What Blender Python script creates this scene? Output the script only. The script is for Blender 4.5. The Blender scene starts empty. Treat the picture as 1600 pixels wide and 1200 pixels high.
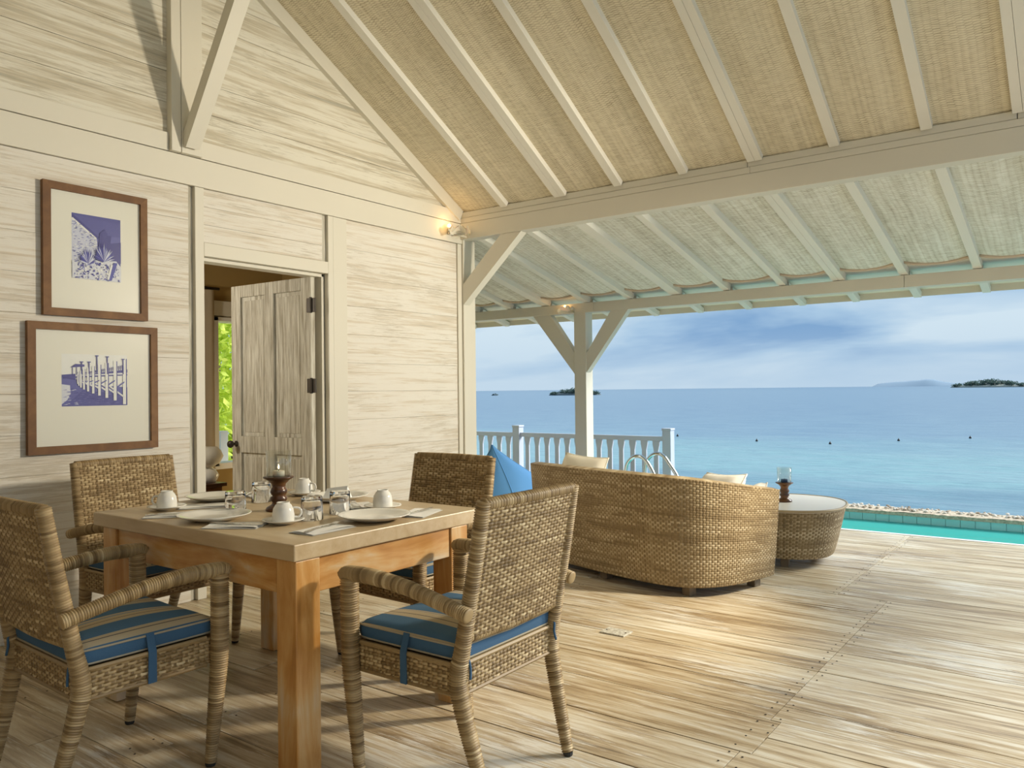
import bpy, bmesh, math, random
import numpy as np
from mathutils import Vector, Matrix, Quaternion
random.seed(7); rng = np.random.default_rng(7)
S = bpy.context.scene
COL = S.collection
PI = math.pi

# ------------------------------------------------------------------ camera
f_px = 1245.416; yaw, pitch, roll = 0.636885, 0.00821636, -0.0110516
CAM_H = 1.25
F = Vector((-math.sin(yaw), math.cos(yaw), 0)); R = Vector((math.cos(yaw), math.sin(yaw), 0)); U = Vector((0, 0, 1))
F2 = F*math.cos(pitch) + U*math.sin(pitch); U2 = U*math.cos(pitch) - F*math.sin(pitch)
R3 = R*math.cos(roll) + U2*math.sin(roll); U3 = U2*math.cos(roll) - R*math.sin(roll)
cd = bpy.data.cameras.new('camera'); cam = bpy.data.objects.new('camera', cd); COL.objects.link(cam)
M = Matrix((R3, U3, -F2)).transposed().to_4x4(); M.translation = Vector((0, 0, CAM_H)); cam.matrix_world = M
cd.sensor_width = 36; cd.lens = f_px/1600*36; cd.clip_start = .05; cd.clip_end = 60000
S.camera = cam

# ------------------------------------------------------------------ view, world, lights
S.view_settings.view_transform = 'Standard'; S.view_settings.look = 'None'
S.view_settings.gamma = 1; S.view_settings.use_curve_mapping = False
S.view_settings.exposure = 0.0

W = bpy.data.worlds.new('overcast_sky'); S.world = W; W.use_nodes = True
nt = W.node_tree; nt.nodes.clear()
def wn(t, **k):
    n = nt.nodes.new(t)
    for a, b in k.items(): setattr(n, a, b)
    return n
tc = wn('ShaderNodeTexCoord')
mp = wn('ShaderNodeMapping'); mp.inputs['Scale'].default_value = (1, 1, 5.0); mp.inputs['Location'].default_value = (1.21, 7.63, 6.87)
nz = wn('ShaderNodeTexNoise'); nz.inputs['Scale'].default_value = 2.3; nz.inputs['Detail'].default_value = 5; nz.inputs['Roughness'].default_value = .5; nz.inputs['Distortion'].default_value = .5
rp = wn('ShaderNodeValToRGB')
rp.color_ramp.elements[0].position = .40; rp.color_ramp.elements[0].color = (.215, .385, .63, 1)
rp.color_ramp.elements[1].position = .61; rp.color_ramp.elements[1].color = (.64, .78, .88, 1)
e = rp.color_ramp.elements.new(.5); e.color = (.40, .58, .77, 1)
# a paler band of haze along the horizon
sx = wn('ShaderNodeSeparateXYZ'); hz = wn('ShaderNodeMapRange'); hz.inputs['From Min'].default_value = 0; hz.inputs['From Max'].default_value = .085
hz.inputs['To Min'].default_value = .62; hz.inputs['To Max'].default_value = 0; hz.interpolation_type = 'SMOOTHSTEP'
mx = wn('ShaderNodeMix', data_type='RGBA'); mx.inputs['B'].default_value = (.49, .64, .79, 1)
bg = wn('ShaderNodeBackground'); bg.inputs['Strength'].default_value = 1.0; ow = wn('ShaderNodeOutputWorld')
L = nt.links.new
L(tc.outputs['Generated'], mp.inputs['Vector']); L(mp.outputs[0], nz.inputs['Vector']); L(nz.outputs['Fac'], rp.inputs[0])
L(tc.outputs['Generated'], sx.inputs[0]); L(sx.outputs['Z'], hz.inputs['Value']); L(hz.outputs[0], mx.inputs['Factor'])
L(rp.outputs[0], mx.inputs['A']); L(mx.outputs['Result'], bg.inputs['Color']); L(bg.outputs[0], ow.inputs['Surface'])

def light(name, kind, loc, target, energy, color, **k):
    d = bpy.data.lights.new(name, kind); o = bpy.data.objects.new(name, d); COL.objects.link(o)
    o.location = loc; o.rotation_euler = (Vector(target)-Vector(loc)).to_track_quat('-Z', 'Y').to_euler()
    d.energy = energy; d.color = color
    for a, b in k.items(): setattr(d, a, b)
    return o
WARM = (1, .83, .56)
light('terrace_spotlight', 'SPOT', (.15, 5.0, 2.25), (-4.0, 3.2, .9), 640, (1, .88, .69), spot_size=math.radians(84), spot_blend=.55, shadow_soft_size=.13)
light('room_fill', 'AREA', (.6, -1.6, 2.5), (-2.6, 3.2, .6), 22, (1, .88, .68), shape='RECTANGLE', size=3.0, size_y=1.6)
light('sun', 'SUN', (5.9, 7.0, 5.95), (0, 0, 0), 6.6, (1, .985, .94), angle=math.radians(24))
light('bedroom_fill', 'POINT', (-5.6, 2.2, 1.9), (0, 0, 0), 60, (1, .92, .78), shadow_soft_size=.15)  # unseen light added to brighten the bedroom and the door leaf

light('bedroom_wall_fill', 'POINT', (-5.9, 4.85, .55), (0, 0, 0), 10, (1, .80, .48), shadow_soft_size=.1)  # unseen light added behind the door leaf to brighten the wall below the window
# ------------------------------------------------------------------ helpers
def tag(o, label=None, cat=None, group=None, kind=None):
    for k, v in (('label', label), ('category', cat), ('group', group), ('kind', kind)):
        if v: o[k] = v
    return o
class MB:
    def __init__(s): s.v = []; s.f = []; s.t = []
    def add(s, vs, fs, tone=.5):
        n = len(s.v); s.v += [tuple(p) for p in vs]; s.f += [tuple(i+n for i in q) for q in fs]
        s.t += list(tone) if hasattr(tone, '__len__') else [tone]*len(vs)
        return s
    def box(s, a, b, tone=.5, bev=0.0):
        (x0, y0, z0), (x1, y1, z1) = a, b
        if bev <= 0:
            return s.add([(x0,y0,z0),(x1,y0,z0),(x1,y1,z0),(x0,y1,z0),(x0,y0,z1),(x1,y0,z1),(x1,y1,z1),(x0,y1,z1)],
                  [(3,2,1,0),(4,5,6,7),(0,1,5,4),(1,2,6,5),(2,3,7,6),(3,0,4,7)], tone)
        bm = bmesh.new(); bmesh.ops.create_cube(bm, size=1)
        for v in bm.verts: v.co = Vector(((x0+x1)/2+v.co.x*(x1-x0), (y0+y1)/2+v.co.y*(y1-y0), (z0+z1)/2+v.co.z*(z1-z0)))
        bmesh.ops.bevel(bm, geom=bm.edges[:], offset=bev, segments=2, affect='EDGES', profile=.5)
        s.frombm(bm, tone); bm.free(); return s
    def frombm(s, bm, tone=.5):
        bm.verts.index_update(); s.add([v.co[:] for v in bm.verts], [[v.index for v in q.verts] for q in bm.faces], tone); return s
    def beam(s, p, q, w, h, up=(0,0,1), tone=.5):
        p, q = Vector(p), Vector(q); d = (q-p).normalized(); sd = d.cross(Vector(up)).normalized(); u = sd.cross(d)
        vs = [c + sd*(w/2*a) + u*(h/2*b) for c in (p, q) for a, b in ((-1,-1),(1,-1),(1,1),(-1,1))]
        return s.add(vs, [(0,1,2,3),(7,6,5,4),(0,4,5,1),(1,5,6,2),(2,6,7,3),(3,7,4,0)], tone)
    def prism(s, poly, axis, a0, a1, tone=.5):
        # poly: list of 2d points; extruded along axis (0=x,1=y,2=z)
        n = len(poly); P = []
        for a in (a0, a1):
            for u, v in poly:
                P.append([(a,u,v),(u,a,v),(u,v,a)][axis])
        fs = [tuple(range(n)), tuple(range(2*n-1, n-1, -1))] + [(i, i+n, (i+1)%n+n, (i+1)%n) for i in range(n)]
        return s.add(P, fs, tone)
    def tube(s, path, r, n=10, tone=.5, caps=True, sq=2.0, ref=None):
        P = [Vector(p) for p in path]; m = len(P); rr = r if hasattr(r, '__len__') else [r]*m
        T = [(P[min(i+1,m-1)]-P[max(i-1,0)]).normalized() for i in range(m)]
        u = Vector(ref) if ref else (Vector((0,0,1)) if abs(T[0].z) < .9 else Vector((1,0,0)))
        vs = []; fs = []; tt = []
        for i in range(m):
            u = (u - T[i]*u.dot(T[i])).normalized(); w = T[i].cross(u)
            for k in range(n):
                a = 2*PI*k/n + PI/n; c, si = math.cos(a), math.sin(a)
                g = (abs(c)**sq+abs(si)**sq)**(-1/sq)
                vs.append(P[i] + (u*c + w*si)*(rr[i]*g)); tt.append(tone[i] if hasattr(tone,'__len__') else tone)
        for i in range(m-1):
            for k in range(n): fs.append((i*n+k, i*n+(k+1)%n, (i+1)*n+(k+1)%n, (i+1)*n+k))
        if caps: fs.append(tuple(range(n-1,-1,-1))); fs.append(tuple((m-1)*n+k for k in range(n)))
        return s.add(vs, fs, tt)
    def lathe(s, prof, n=24, c=(0,0,0), tone=.5):
        vs = []; fs = []; m = len(prof)
        for r, z in prof:
            for k in range(n): a = 2*PI*k/n; vs.append((c[0]+r*math.cos(a), c[1]+r*math.sin(a), c[2]+z))
        for i in range(m-1):
            for k in range(n): fs.append((i*n+k, i*n+(k+1)%n, (i+1)*n+(k+1)%n, (i+1)*n+k))
        if prof[0][0] > 1e-5: fs.append(tuple(range(n-1,-1,-1)))
        if prof[-1][0] > 1e-5: fs.append(tuple((m-1)*n+k for k in range(n)))
        return s.add(vs, fs, tone)
    def grid(s, G, tone=.5, flip=False):
        # G: array (a,b,3)
        a, b = G.shape[:2]; I = np.arange(a*b).reshape(a, b)
        q = np.stack([I[:-1,:-1], I[1:,:-1], I[1:,1:], I[:-1,1:]], -1).reshape(-1, 4)
        if flip: q = q[:, ::-1]
        return s.add(G.reshape(-1,3).tolist(), q.tolist(), np.asarray(tone).reshape(-1).tolist() if hasattr(tone,'shape') else tone)
    def mesh(s, name, m, smooth=False):
        me = bpy.data.meshes.new(name); me.from_pydata(s.v, [], s.f)
        at = me.attributes.new('tone', 'FLOAT', 'POINT'); at.data.foreach_set('value', np.array(s.t, dtype=np.float32))
        if m: me.materials.append(m)
        if smooth: me.polygons.foreach_set('use_smooth', [True]*len(me.polygons))
        me.update(); return me
    def build(s, name, m, parent=None, smooth=False, sharp=None):
        o = bpy.data.objects.new(name, s.mesh(name, m, smooth)); COL.objects.link(o); o.parent = parent
        if smooth and sharp:
            try: o.data.set_sharp_from_angle(angle=math.radians(sharp))
            except Exception: pass
        return o
def empty(name, loc=(0,0,0), rz=0.0):
    o = bpy.data.objects.new(name, None); COL.objects.link(o); o.location = loc; o.rotation_euler = (0,0,rz); o.empty_display_size = .1; return o
def copy_tree(o, parent=None):
    c = o.copy(); COL.objects.link(c); c.parent = parent
    for ch in list(o.children): copy_tree(ch, c)
    return c
def setloc(o, loc, rz=0): o.location = loc; o.rotation_euler = (0,0,rz); return o
def catmull(pts, n):
    P = np.array(pts, float); m = len(P); t = np.linspace(0, m-1, n); out = []
    for x in t:
        i = min(int(x), m-2); u = x-i
        p0, p1, p2, p3 = P[max(i-1,0)], P[i], P[i+1], P[min(i+2,m-1)]
        out.append(.5*((2*p1)+(-p0+p2)*u+(2*p0-5*p1+4*p2-p3)*u*u+(-p0+3*p1-3*p2+p3)*u**3))
    return np.array(out)
def resample(P, n):
    P = np.asarray(P, float); d = np.r_[0, np.cumsum(np.linalg.norm(np.diff(P, axis=0), axis=1))]
    t = np.linspace(0, d[-1], n); return np.stack([np.interp(t, d, P[:,k]) for k in range(P.shape[1])], -1), d[-1]

# ------------------------------------------------------------------ materials
class Mat:
    def __init__(s, name, rough=.5, color=(.8,.8,.8), **k):
        s.m = bpy.data.materials.new(name); s.m.use_nodes = True; s.t = s.m.node_tree
        s.b = s.t.nodes['Principled BSDF']; s.b.inputs['Roughness'].default_value = rough
        s.b.inputs['Base Color'].default_value = (*color, 1)
        for a, v in k.items(): s.b.inputs[a.replace('_', ' ')].default_value = v
    def n(s, t, **k):
        x = s.t.nodes.new(t)
        for a, v in k.items():
            if a in x.inputs: x.inputs[a].default_value = v
            else: setattr(x, a, v)
        return x
    def l(s, a, b): s.t.links.new(a, b)
    def coord(s, scale=(1,1,1), kind='Object', loc=(0,0,0), rnd=0):
        c = s.n('ShaderNodeTexCoord'); m = s.n('ShaderNodeMapping'); m.inputs['Scale'].default_value = scale; m.inputs['Location'].default_value = loc
        src = c.outputs[kind]
        if rnd:
            oi = s.n('ShaderNodeObjectInfo'); ml = s.n('ShaderNodeMath', operation='MULTIPLY'); ml.inputs[1].default_value = rnd
            s.l(oi.outputs['Random'], ml.inputs[0]); ad = s.n('ShaderNodeVectorMath', operation='ADD')
            s.l(src, ad.inputs[0]); s.l(ml.outputs[0], ad.inputs[1]); src = ad.outputs[0]
        s.l(src, m.inputs['Vector']); return m.outputs[0]
    def noise(s, vec, scale=5, detail=4, rough=.5, dist=0):
        x = s.n('ShaderNodeTexNoise'); x.inputs['Scale'].default_value = scale; x.inputs['Detail'].default_value = detail
        x.inputs['Roughness'].default_value = rough; x.inputs['Distortion'].default_value = dist
        s.l(vec, x.inputs['Vector']); return x.outputs['Fac']
    def ramp(s, fac, stops, interp='LINEAR'):
        r = s.n('ShaderNodeValToRGB'); cr = r.color_ramp; cr.interpolation = interp
        cr.elements[0].position, cr.elements[0].color = stops[0][0], (*stops[0][1], 1)
        cr.elements[1].position, cr.elements[1].color = stops[-1][0], (*stops[-1][1], 1)
        for p, c in stops[1:-1]: e = cr.elements.new(p); e.color = (*c, 1)
        s.l(fac, r.inputs[0]); return r.outputs[0]
    def mix(s, fac, a, b, blend='MIX'):
        x = s.n('ShaderNodeMix', data_type='RGBA', blend_type=blend)
        for key, v in (('Factor', fac), ('A', a), ('B', b)):
            if isinstance(v, (int, float)): x.inputs[key].default_value = v
            elif isinstance(v, tuple): x.inputs[key].default_value = (*v, 1)
            else: s.l(v, x.inputs[key])
        return x.outputs['Result']
    def math(s, op, a, b=0.0):
        x = s.n('ShaderNodeMath', operation=op)
        for i, v in enumerate((a, b)):
            if isinstance(v, (int, float)): x.inputs[i].default_value = v
            else: s.l(v, x.inputs[i])
        return x.outputs[0]
    def attr(s, name='tone'): return s.n('ShaderNodeAttribute', attribute_name=name).outputs['Fac']
    def objrand(s): return s.n('ShaderNodeObjectInfo').outputs['Random']
    def color(s, c): s.l(c, s.b.inputs['Base Color']); return s
    def bump(s, h, strength=.3, dist=.01):
        x = s.n('ShaderNodeBump'); x.inputs['Strength'].default_value = strength; x.inputs['Distance'].default_value = dist
        s.l(h, x.inputs['Height']); s.l(x.outputs[0], s.b.inputs['Normal']); return s

def worn_paint(name, base, under, axis=(1,1,1), amount=.62, rough=.55):
    m = Mat(name, rough); v = m.coord(axis, rnd=13)
    a = m.noise(v, 6, 6, .62); c = m.ramp(a, [(0, base), (amount, base), (amount+.1, tuple(.5*x+.5*y for x, y in zip(base, under))), (1, under)])
    b = m.noise(v, 2, 2); m.color(m.mix(m.math('MULTIPLY', b, .25), c, tuple(.82*x for x in base)))
    m.bump(a, .12, .004); return m.m
WHITE = (.71, .675, .57)
M_paint = worn_paint('cream_paint', WHITE, (.60, .52, .38), (1, 1, 1), .68)
M_raft = worn_paint('rafter_paint', (.82, .80, .72), (.62, .56, .42), (6, 1, 6), .7)
M_rail = worn_paint('shaded_rail_paint', (.52, .56, .65), (.7, .7, .72), (1,1,1), .8)  # white rail: its backlit blue-grey shade is put into the paint colour
def plank_mat(name, base, tan, grey, sc, lo, hi):
    m = Mat(name, .75); v = m.coord(sc, rnd=17)
    a = m.noise(v, 1, 8, .66, .35)
    v2 = m.coord((sc[0]*.35, sc[1]*.35, sc[2]*.35), rnd=31); b = m.noise(v2, 1.0, 3, .5)
    s_ = m.math('ADD', m.math('MULTIPLY', a, .72), m.math('MULTIPLY', b, .42))
    c1 = m.ramp(s_, [(0, base), (lo, base), ((lo+hi)/2, tan), (hi, grey), (1, grey)])
    v3 = m.coord((sc[0]*2.2, sc[1]*2.2, sc[2]*2.2), rnd=7); d = m.noise(v3, 1, 3)
    c2 = m.mix(m.ramp(d, [(.35, (0,0,0)), (.7, (.45,.45,.45))]), c1, base)
    t1 = m.noise(m.coord((sc[0], sc[1]*2.6, sc[2]*1.9), rnd=43), 1, 7, .72, .6); pt = m.noise(m.coord((1, 1.1, 3.5), rnd=0), 1.3, 3)
    k = m.math('ADD', m.math('MULTIPLY', t1, .75), m.math('MULTIPLY', pt, .40))
    m.color(m.mix(m.ramp(k, [(.60, (0,0,0)), (.70, (.8,.8,.8))]), c2, tuple(x*.5+y*.5 for x, y in zip(tan, grey)))); m.bump(m.math('SUBTRACT', s_, m.math('MULTIPLY', k, .6)), .55, .006)
    return m.m
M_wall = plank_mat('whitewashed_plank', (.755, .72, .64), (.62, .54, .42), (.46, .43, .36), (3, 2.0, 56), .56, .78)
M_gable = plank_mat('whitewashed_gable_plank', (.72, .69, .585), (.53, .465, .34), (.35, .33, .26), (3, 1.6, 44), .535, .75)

def floor_mat():
    m = Mat('weathered_deck_board', .42); v = m.coord((1.1, 20, 3), rnd=19)
    a = m.noise(v, 1.6, 9, .70, .3); v2 = m.coord((.7, 2.6, 1), rnd=5); b = m.noise(v2, 1.4, 4, .6)
    s_ = m.math('ADD', m.math('MULTIPLY', a, .72), m.math('MULTIPLY', b, .36))
    c = m.ramp(s_, [(.40, (.15, .10, .05)), (.465, (.30, .205, .105)), (.52, (.46, .35, .205)), (.57, (.58, .48, .32)), (.66, (.73, .68, .55))])
    r = m.objrand(); c = m.mix(.22, c, m.ramp(r, [(0, (.27, .20, .105)), (.5, (.50, .42, .28)), (1, (.66, .61, .49))]))
    fl = m.noise(m.coord((2.8, 40, 3), rnd=41), 1.3, 9, .74, .4); pa = m.noise(m.coord((.9, 1.5, 1), rnd=0), 1.1, 3, .55)
    k = m.math('ADD', m.math('MULTIPLY', fl, .7), m.math('MULTIPLY', pa, .4))
    c = m.mix(m.ramp(k, [(.575, (0,)*3), (.64, (.72,)*3)]), c, (.77, .75, .67))
    m.color(c); m.l(m.ramp(s_, [(.4, (.36,)*3), (.7, (.52,)*3)]), m.b.inputs['Roughness']); m.bump(m.math('ADD', s_, m.math('MULTIPLY', k, .5)), .35, .004); return m.m
M_floor = floor_mat()
def weave_mat(name, light_, mid, dark, lo=.30):
    # bamboo mat: thin strips running across the rafters, passing over and under wider cross strips
    m = Mat(name, .8); tcn = m.n('ShaderNodeTexCoord'); sp = m.n('ShaderNodeSeparateXYZ'); m.l(tcn.outputs['Object'], sp.inputs[0])
    vn = m.coord((1, 1, 1), rnd=11); wob = m.math('SUBTRACT', m.noise(vn, 2.2, 3), .5)
    u = m.math('ADD', m.math('MULTIPLY', sp.outputs['X'], 1/.036), m.math('MULTIPLY', wob, 1.5)); y = m.math('ADD', m.math('MULTIPLY', sp.outputs['Y'], 1/.0125), m.math('MULTIPLY', wob, 9.0))
    par = m.math('MULTIPLY', m.math('MODULO', m.math('ADD', m.math('FLOOR', u), 4000.0), 2.0), .5)
    row = m.math('POWER', m.math('ABSOLUTE', m.math('SINE', m.math('MULTIPLY', m.math('ADD', y, par), PI))), .45)
    ed = m.math('POWER', m.math('ABSOLUTE', m.math('SINE', m.math('MULTIPLY', u, PI))), .3)
    h = m.math('MULTIPLY', row, m.math('ADD', m.math('MULTIPLY', ed, .35), .65))
    n1 = m.noise(m.coord((16, 70, 1), rnd=3), 1, 3, .6); n2 = m.noise(vn, 1.6, 4, .6); col = m.noise(m.coord((26, .9, 1), rnd=23), 1, 3)
    t = m.math('ADD', m.math('MULTIPLY', h, .50), m.math('ADD', m.math('MULTIPLY', n1, .50), m.math('MULTIPLY', n2, .22)))
    t = m.math('ADD', t, m.math('MULTIPLY', m.math('SUBTRACT', col, .5), .42))
    m.color(m.ramp(t, [(lo, dark), (lo+.24, mid), (.92, light_)])); m.bump(t, .6, .006); return m.m
M_mat = weave_mat('bamboo_mat', (.84, .775, .60), (.645, .57, .41), (.24, .185, .10), .37)
M_mat2 = weave_mat('pale_bamboo_mat', (.92, .93, .87), (.70, .68, .58), (.20, .165, .10), .42)  # paler, cooler version of the mat, for the low ceiling

def wicker_mat(name, stops):
    m = Mat(name, .5); a = m.attr(); v = m.coord((1,1,1)); n1 = m.noise(v, 90, 2)
    m.color(m.mix(m.math('MULTIPLY', n1, .25), m.ramp(a, stops), (.16, .105, .05))); return m.m
M_wick = wicker_mat('wicker', [(0, (.06, .03, .009)), (.33, (.22, .14, .052)), (.60, (.43, .305, .145)), (1, (.74, .60, .36))])
M_wick2 = wicker_mat('golden_wicker', [(0, (.11, .065, .024)), (.35, (.25, .175, .08)), (.62, (.42, .32, .175)), (1, (.66, .55, .37))])
def table_mat(name, stops, sc=(1,1,1), rough=.42):
    m = Mat(name, rough); v = m.coord(sc, rnd=9); a = m.noise(v, 3, 6, .62, .5); b = m.noise(m.coord((2.5, 2.5, 2.5), rnd=4), 1.2, 3)
    s_ = m.math('ADD', m.math('MULTIPLY', a, .6), m.math('MULTIPLY', b, .5)); m.color(m.ramp(s_, stops)); m.bump(a, .15, .003); return m.m
TS = [(.36, (.34, .145, .03)), (.46, (.50, .235, .055)), (.54, (.60, .33, .11)), (.605, (.63, .42, .20)), (.68, (.64, .53, .38))]
M_tleg = table_mat('honey_wood_upright', TS, (5, 5, .7)); M_tapx = table_mat('honey_wood_apron', TS, (.8, 5, 5)); M_tapy = table_mat('honey_wood_end_apron', TS, (5, .8, 5))
TT = [(.36, (.44, .31, .165)), (.5, (.52, .385, .22)), (.62, (.57, .445, .275)), (.74, (.62, .51, .34))]
M_ttop = table_mat('limed_table_top', TT, (.9, 7, 7), .38)
M_dark = Mat('dark_gap', .9, (.03, .022, .014)).m
M_black = Mat('black_rubber', .6, (.02, .02, .02)).m
M_frame = table_mat('brown_picture_frame', [(.3, (.10, .042, .014)), (.5, (.15, .064, .017)), (.7, (.22, .105, .032))], (4, 4, 4), .62)
M_matb = Mat('mount_board', .7, (.74, .73, .66)).m
M_ceramic = Mat('white_china', .12, (.83, .81, .74)).m
M_napkin = Mat('white_linen', .85, (.88, .87, .83)).m
M_steel = Mat('steel', .18, (.72, .70, .66), Metallic=1).m
M_chrome = Mat('chrome', .08, (.62, .64, .66), Metallic=1).m
M_iron = Mat('aged_iron', .5, (.055, .045, .035), Metallic=.6).m
M_turned = table_mat('turned_dark_wood', [(.3, (.02, .009, .005)), (.55, (.065, .026, .009)), (.75, (.25, .095, .022))], (2, 2, 18), .3)
M_foot = table_mat('grey_brown_foot', [(.3, (.12, .085, .05)), (.7, (.24, .185, .12))], (6, 6, 2), .6)
M_wax = Mat('cream_wax', .5, (.85, .78, .62), Subsurface_Weight=.2).m
M_bluewax = Mat('blue_wax', .5, (.02, .09, .22)).m
def glass_mat(name, tint=(1,1,1), base=.035, rough=0.0, sheen=.55):
    # thin clear glass: transparent body with a Fresnel sheen
    m = Mat(name); t = m.t; t.nodes.remove(m.b); o = t.nodes['Material Output']
    fr = m.n('ShaderNodeLayerWeight'); fr.inputs['Blend'].default_value = .5; fac = m.math('ADD', m.math('MULTIPLY', m.math('POWER', fr.outputs['Facing'], 3.0), sheen), base)
    g = m.n('ShaderNodeBsdfGlossy'); g.inputs['Roughness'].default_value = .03 + rough
    tr = m.n('ShaderNodeBsdfTransparent'); tr.inputs['Color'].default_value = (*tint, 1)
    x = m.n('ShaderNodeMixShader'); m.l(fac, x.inputs[0]); m.l(tr.outputs[0], x.inputs[1]); m.l(g.outputs[0], x.inputs[2]); m.l(x.outputs[0], o.inputs['Surface']); return m.m
M_solid = Mat('solid_glass', .0, (1, 1, 1), Transmission_Weight=1.0, IOR=1.45).m
M_glass = glass_mat('clear_glass', (.975, .985, .975), .075); M_pane = glass_mat('picture_glass', (.99, .99, .98), .004, .25, .06)
def fabric(name, col, rough=.9):
    m = Mat(name, rough); v = m.coord((1,1,1)); a = m.noise(v, 220, 2); b = m.noise(v, 6, 2)
    m.color(m.mix(m.math('MULTIPLY', b, .35), col, tuple(x*.75 for x in col))); m.bump(a, .25, .002); return m.m
M_blue = fabric('blue_canvas', (.045, .115, .21)); M_bean = fabric('bright_blue_canvas', (.10, .30, .62)); M_cream = fabric('cream_canvas', (.78, .74, .62)); M_whitec = fabric('white_canvas', (.86, .84, .78))
def stripe_mat():
    m = Mat('striped_canvas', .9); tcn = m.n('ShaderNodeTexCoord'); sp = m.n('ShaderNodeSeparateXYZ'); m.l(tcn.outputs['Object'], sp.inputs[0])
    x = m.math('ADD', m.math('MULTIPLY', sp.outputs['X'], 1/.56), .5)
    B, T, D, P = (.05, .135, .245), (.44, .37, .245), (.09, .085, .09), (.16, .24, .33)
    st = []
    for p, c in ((0, B), (.05, T), (.065, B), (.22, T), (.27, D), (.28, T), (.33, B), (.335, T), (.35, B), (.52, T), (.55, P), (.565, T), (.61, D), (.62, T), (.67, B), (.83, T), (.87, D), (.88, T), (.93, B), (.985, T)):
        st.append((p, c))
    c = m.ramp(x, st, 'CONSTANT'); a = m.noise(m.coord(), 200, 2); m.color(c); m.bump(a, .2, .002); return m.m
M_stripe = stripe_mat()
def door_mat():
    m = Mat('weathered_door_wood', .75); v = m.coord((26, 26, 1.6), rnd=5); a = m.noise(v, 2, 8, .65, .3)
    m.color(m.ramp(a, [(.3, (.25, .22, .15)), (.45, (.45, .42, .34)), (.58, (.62, .60, .51)), (.75, (.74, .72, .64))])); m.bump(a, .4, .004); return m.m
M_door = door_mat()
def print_mat():
    m = Mat('blue_ink_print', .6); a = m.attr(); n1 = m.noise(m.coord((1,1,1)), 160, 3, .7)
    f = m.math('ADD', a, m.math('MULTIPLY', m.math('SUBTRACT', n1, .5), .25))
    m.color(m.ramp(f, [(.02, (.045, .045, .24)), (.35, (.13, .14, .42)), (.7, (.50, .53, .68)), (1, (.76, .77, .74))])); return m.m
M_print = print_mat()
M_tile = Mat('turquoise_pool_tile', .25, (.40, .84, .84)).m
M_grout = Mat('pool_grout', .8, (.36, .62, .62)).m
M_cop = Mat('white_coping', .5, (.88, .88, .84)).m
def sand_mat():
    m = Mat('pebbled_coping', .85); v = m.coord(); a = m.noise(v, 40, 4); m.color(m.ramp(a, [(.3, (.42, .34, .24)), (.6, (.66, .56, .42)), (.8, (.80, .74, .62))])); m.bump(a, .6, .01); return m.m
M_sand = sand_mat()

def water_mat():
    m = Mat('pool_water'); t = m.t; t.nodes.remove(m.b); o = t.nodes['Material Output']
    fr = m.n('ShaderNodeFresnel'); fr.inputs['IOR'].default_value = 1.33
    g = m.n('ShaderNodeBsdfGlossy'); g.inputs['Roughness'].default_value = .04
    tr = m.n('ShaderNodeBsdfTransparent'); tr.inputs['Color'].default_value = (.80, .98, .97, 1)
    v = m.coord((1, 1, 1)); a = m.noise(v, 5, 3); bp = m.n('ShaderNodeBump'); bp.inputs['Strength'].default_value = .15; bp.inputs['Distance'].default_value = .02
    m.l(a, bp.inputs['Height']); m.l(bp.outputs[0], g.inputs['Normal'])
    x = m.n('ShaderNodeMixShader'); ml = m.math('MULTIPLY', fr.outputs[0], .6)
    df = m.n('ShaderNodeBsdfDiffuse'); df.inputs['Color'].default_value = (.10, .66, .60, 1); bd = m.n('ShaderNodeMixShader'); bd.inputs[0].default_value = .6; m.l(tr.outputs[0], bd.inputs[1]); m.l(df.outputs[0], bd.inputs[2])
    m.l(ml, x.inputs[0]); m.l(bd.outputs[0], x.inputs[1]); m.l(g.outputs[0], x.inputs[2]); m.l(x.outputs[0], o.inputs['Surface']); return m.m
M_water = water_mat()
def sea_mat():
    # shallow reef water near the house, deep water beyond: colour follows distance from the shore
    m = Mat('sea_water', .28); tcn = m.n('ShaderNodeTexCoord'); sp = m.n('ShaderNodeSeparateXYZ'); m.l(tcn.outputs['Object'], sp.inputs[0])
    v = m.coord((.045, .12, 1)); wob = m.noise(v, 1.0, 5, .6)
    d = m.math('ADD', sp.outputs['Y'], m.math('MULTIPLY', m.math('SUBTRACT', wob, .5), 24.0))
    lg = m.math('LOGARITHM', m.math('MAXIMUM', d, 5.0), 10.0)
    c = m.ramp(m.math('DIVIDE', lg, 4.0), [(.28, (.085, .165, .25)), (.358, (.095, .19, .28)), (.380, (.135, .27, .335)), (.405, (.225, .43, .45)), (.432, (.22, .41, .435)), (.465, (.15, .265, .36)), (.54, (.13, .225, .33)), (.72, (.135, .23, .335)), (.9, (.10, .19, .30)), (1, (.09, .175, .28))])
    ch = m.noise(m.coord((.6, 1.6, 1)), 1.0, 5, .65); ch2 = m.noise(m.coord((.15, .5, 1)), 1.0, 4, .6)
    c2 = m.mix(m.ramp(ch, [(.3, (0,0,0)), (.72, (.55,.55,.55))]), c, (.07, .14, .22)); c3 = m.mix(m.ramp(ch2, [(.4, (0,0,0)), (.68, (.4,.4,.4))]), c2, (.27, .39, .44))
    foam = m.noise(m.coord((.5, 2.6, 1)), 1.2, 6, .7)
    m.color(m.mix(m.ramp(foam, [(.69, (0,0,0)), (.76, (.75,.75,.75))]), c3, (.50, .55, .57)))
    m.b.inputs['Specular IOR Level'].default_value = .25
    m.bump(ch, .5, .25); return m.m
M_sea = sea_mat()
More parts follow.
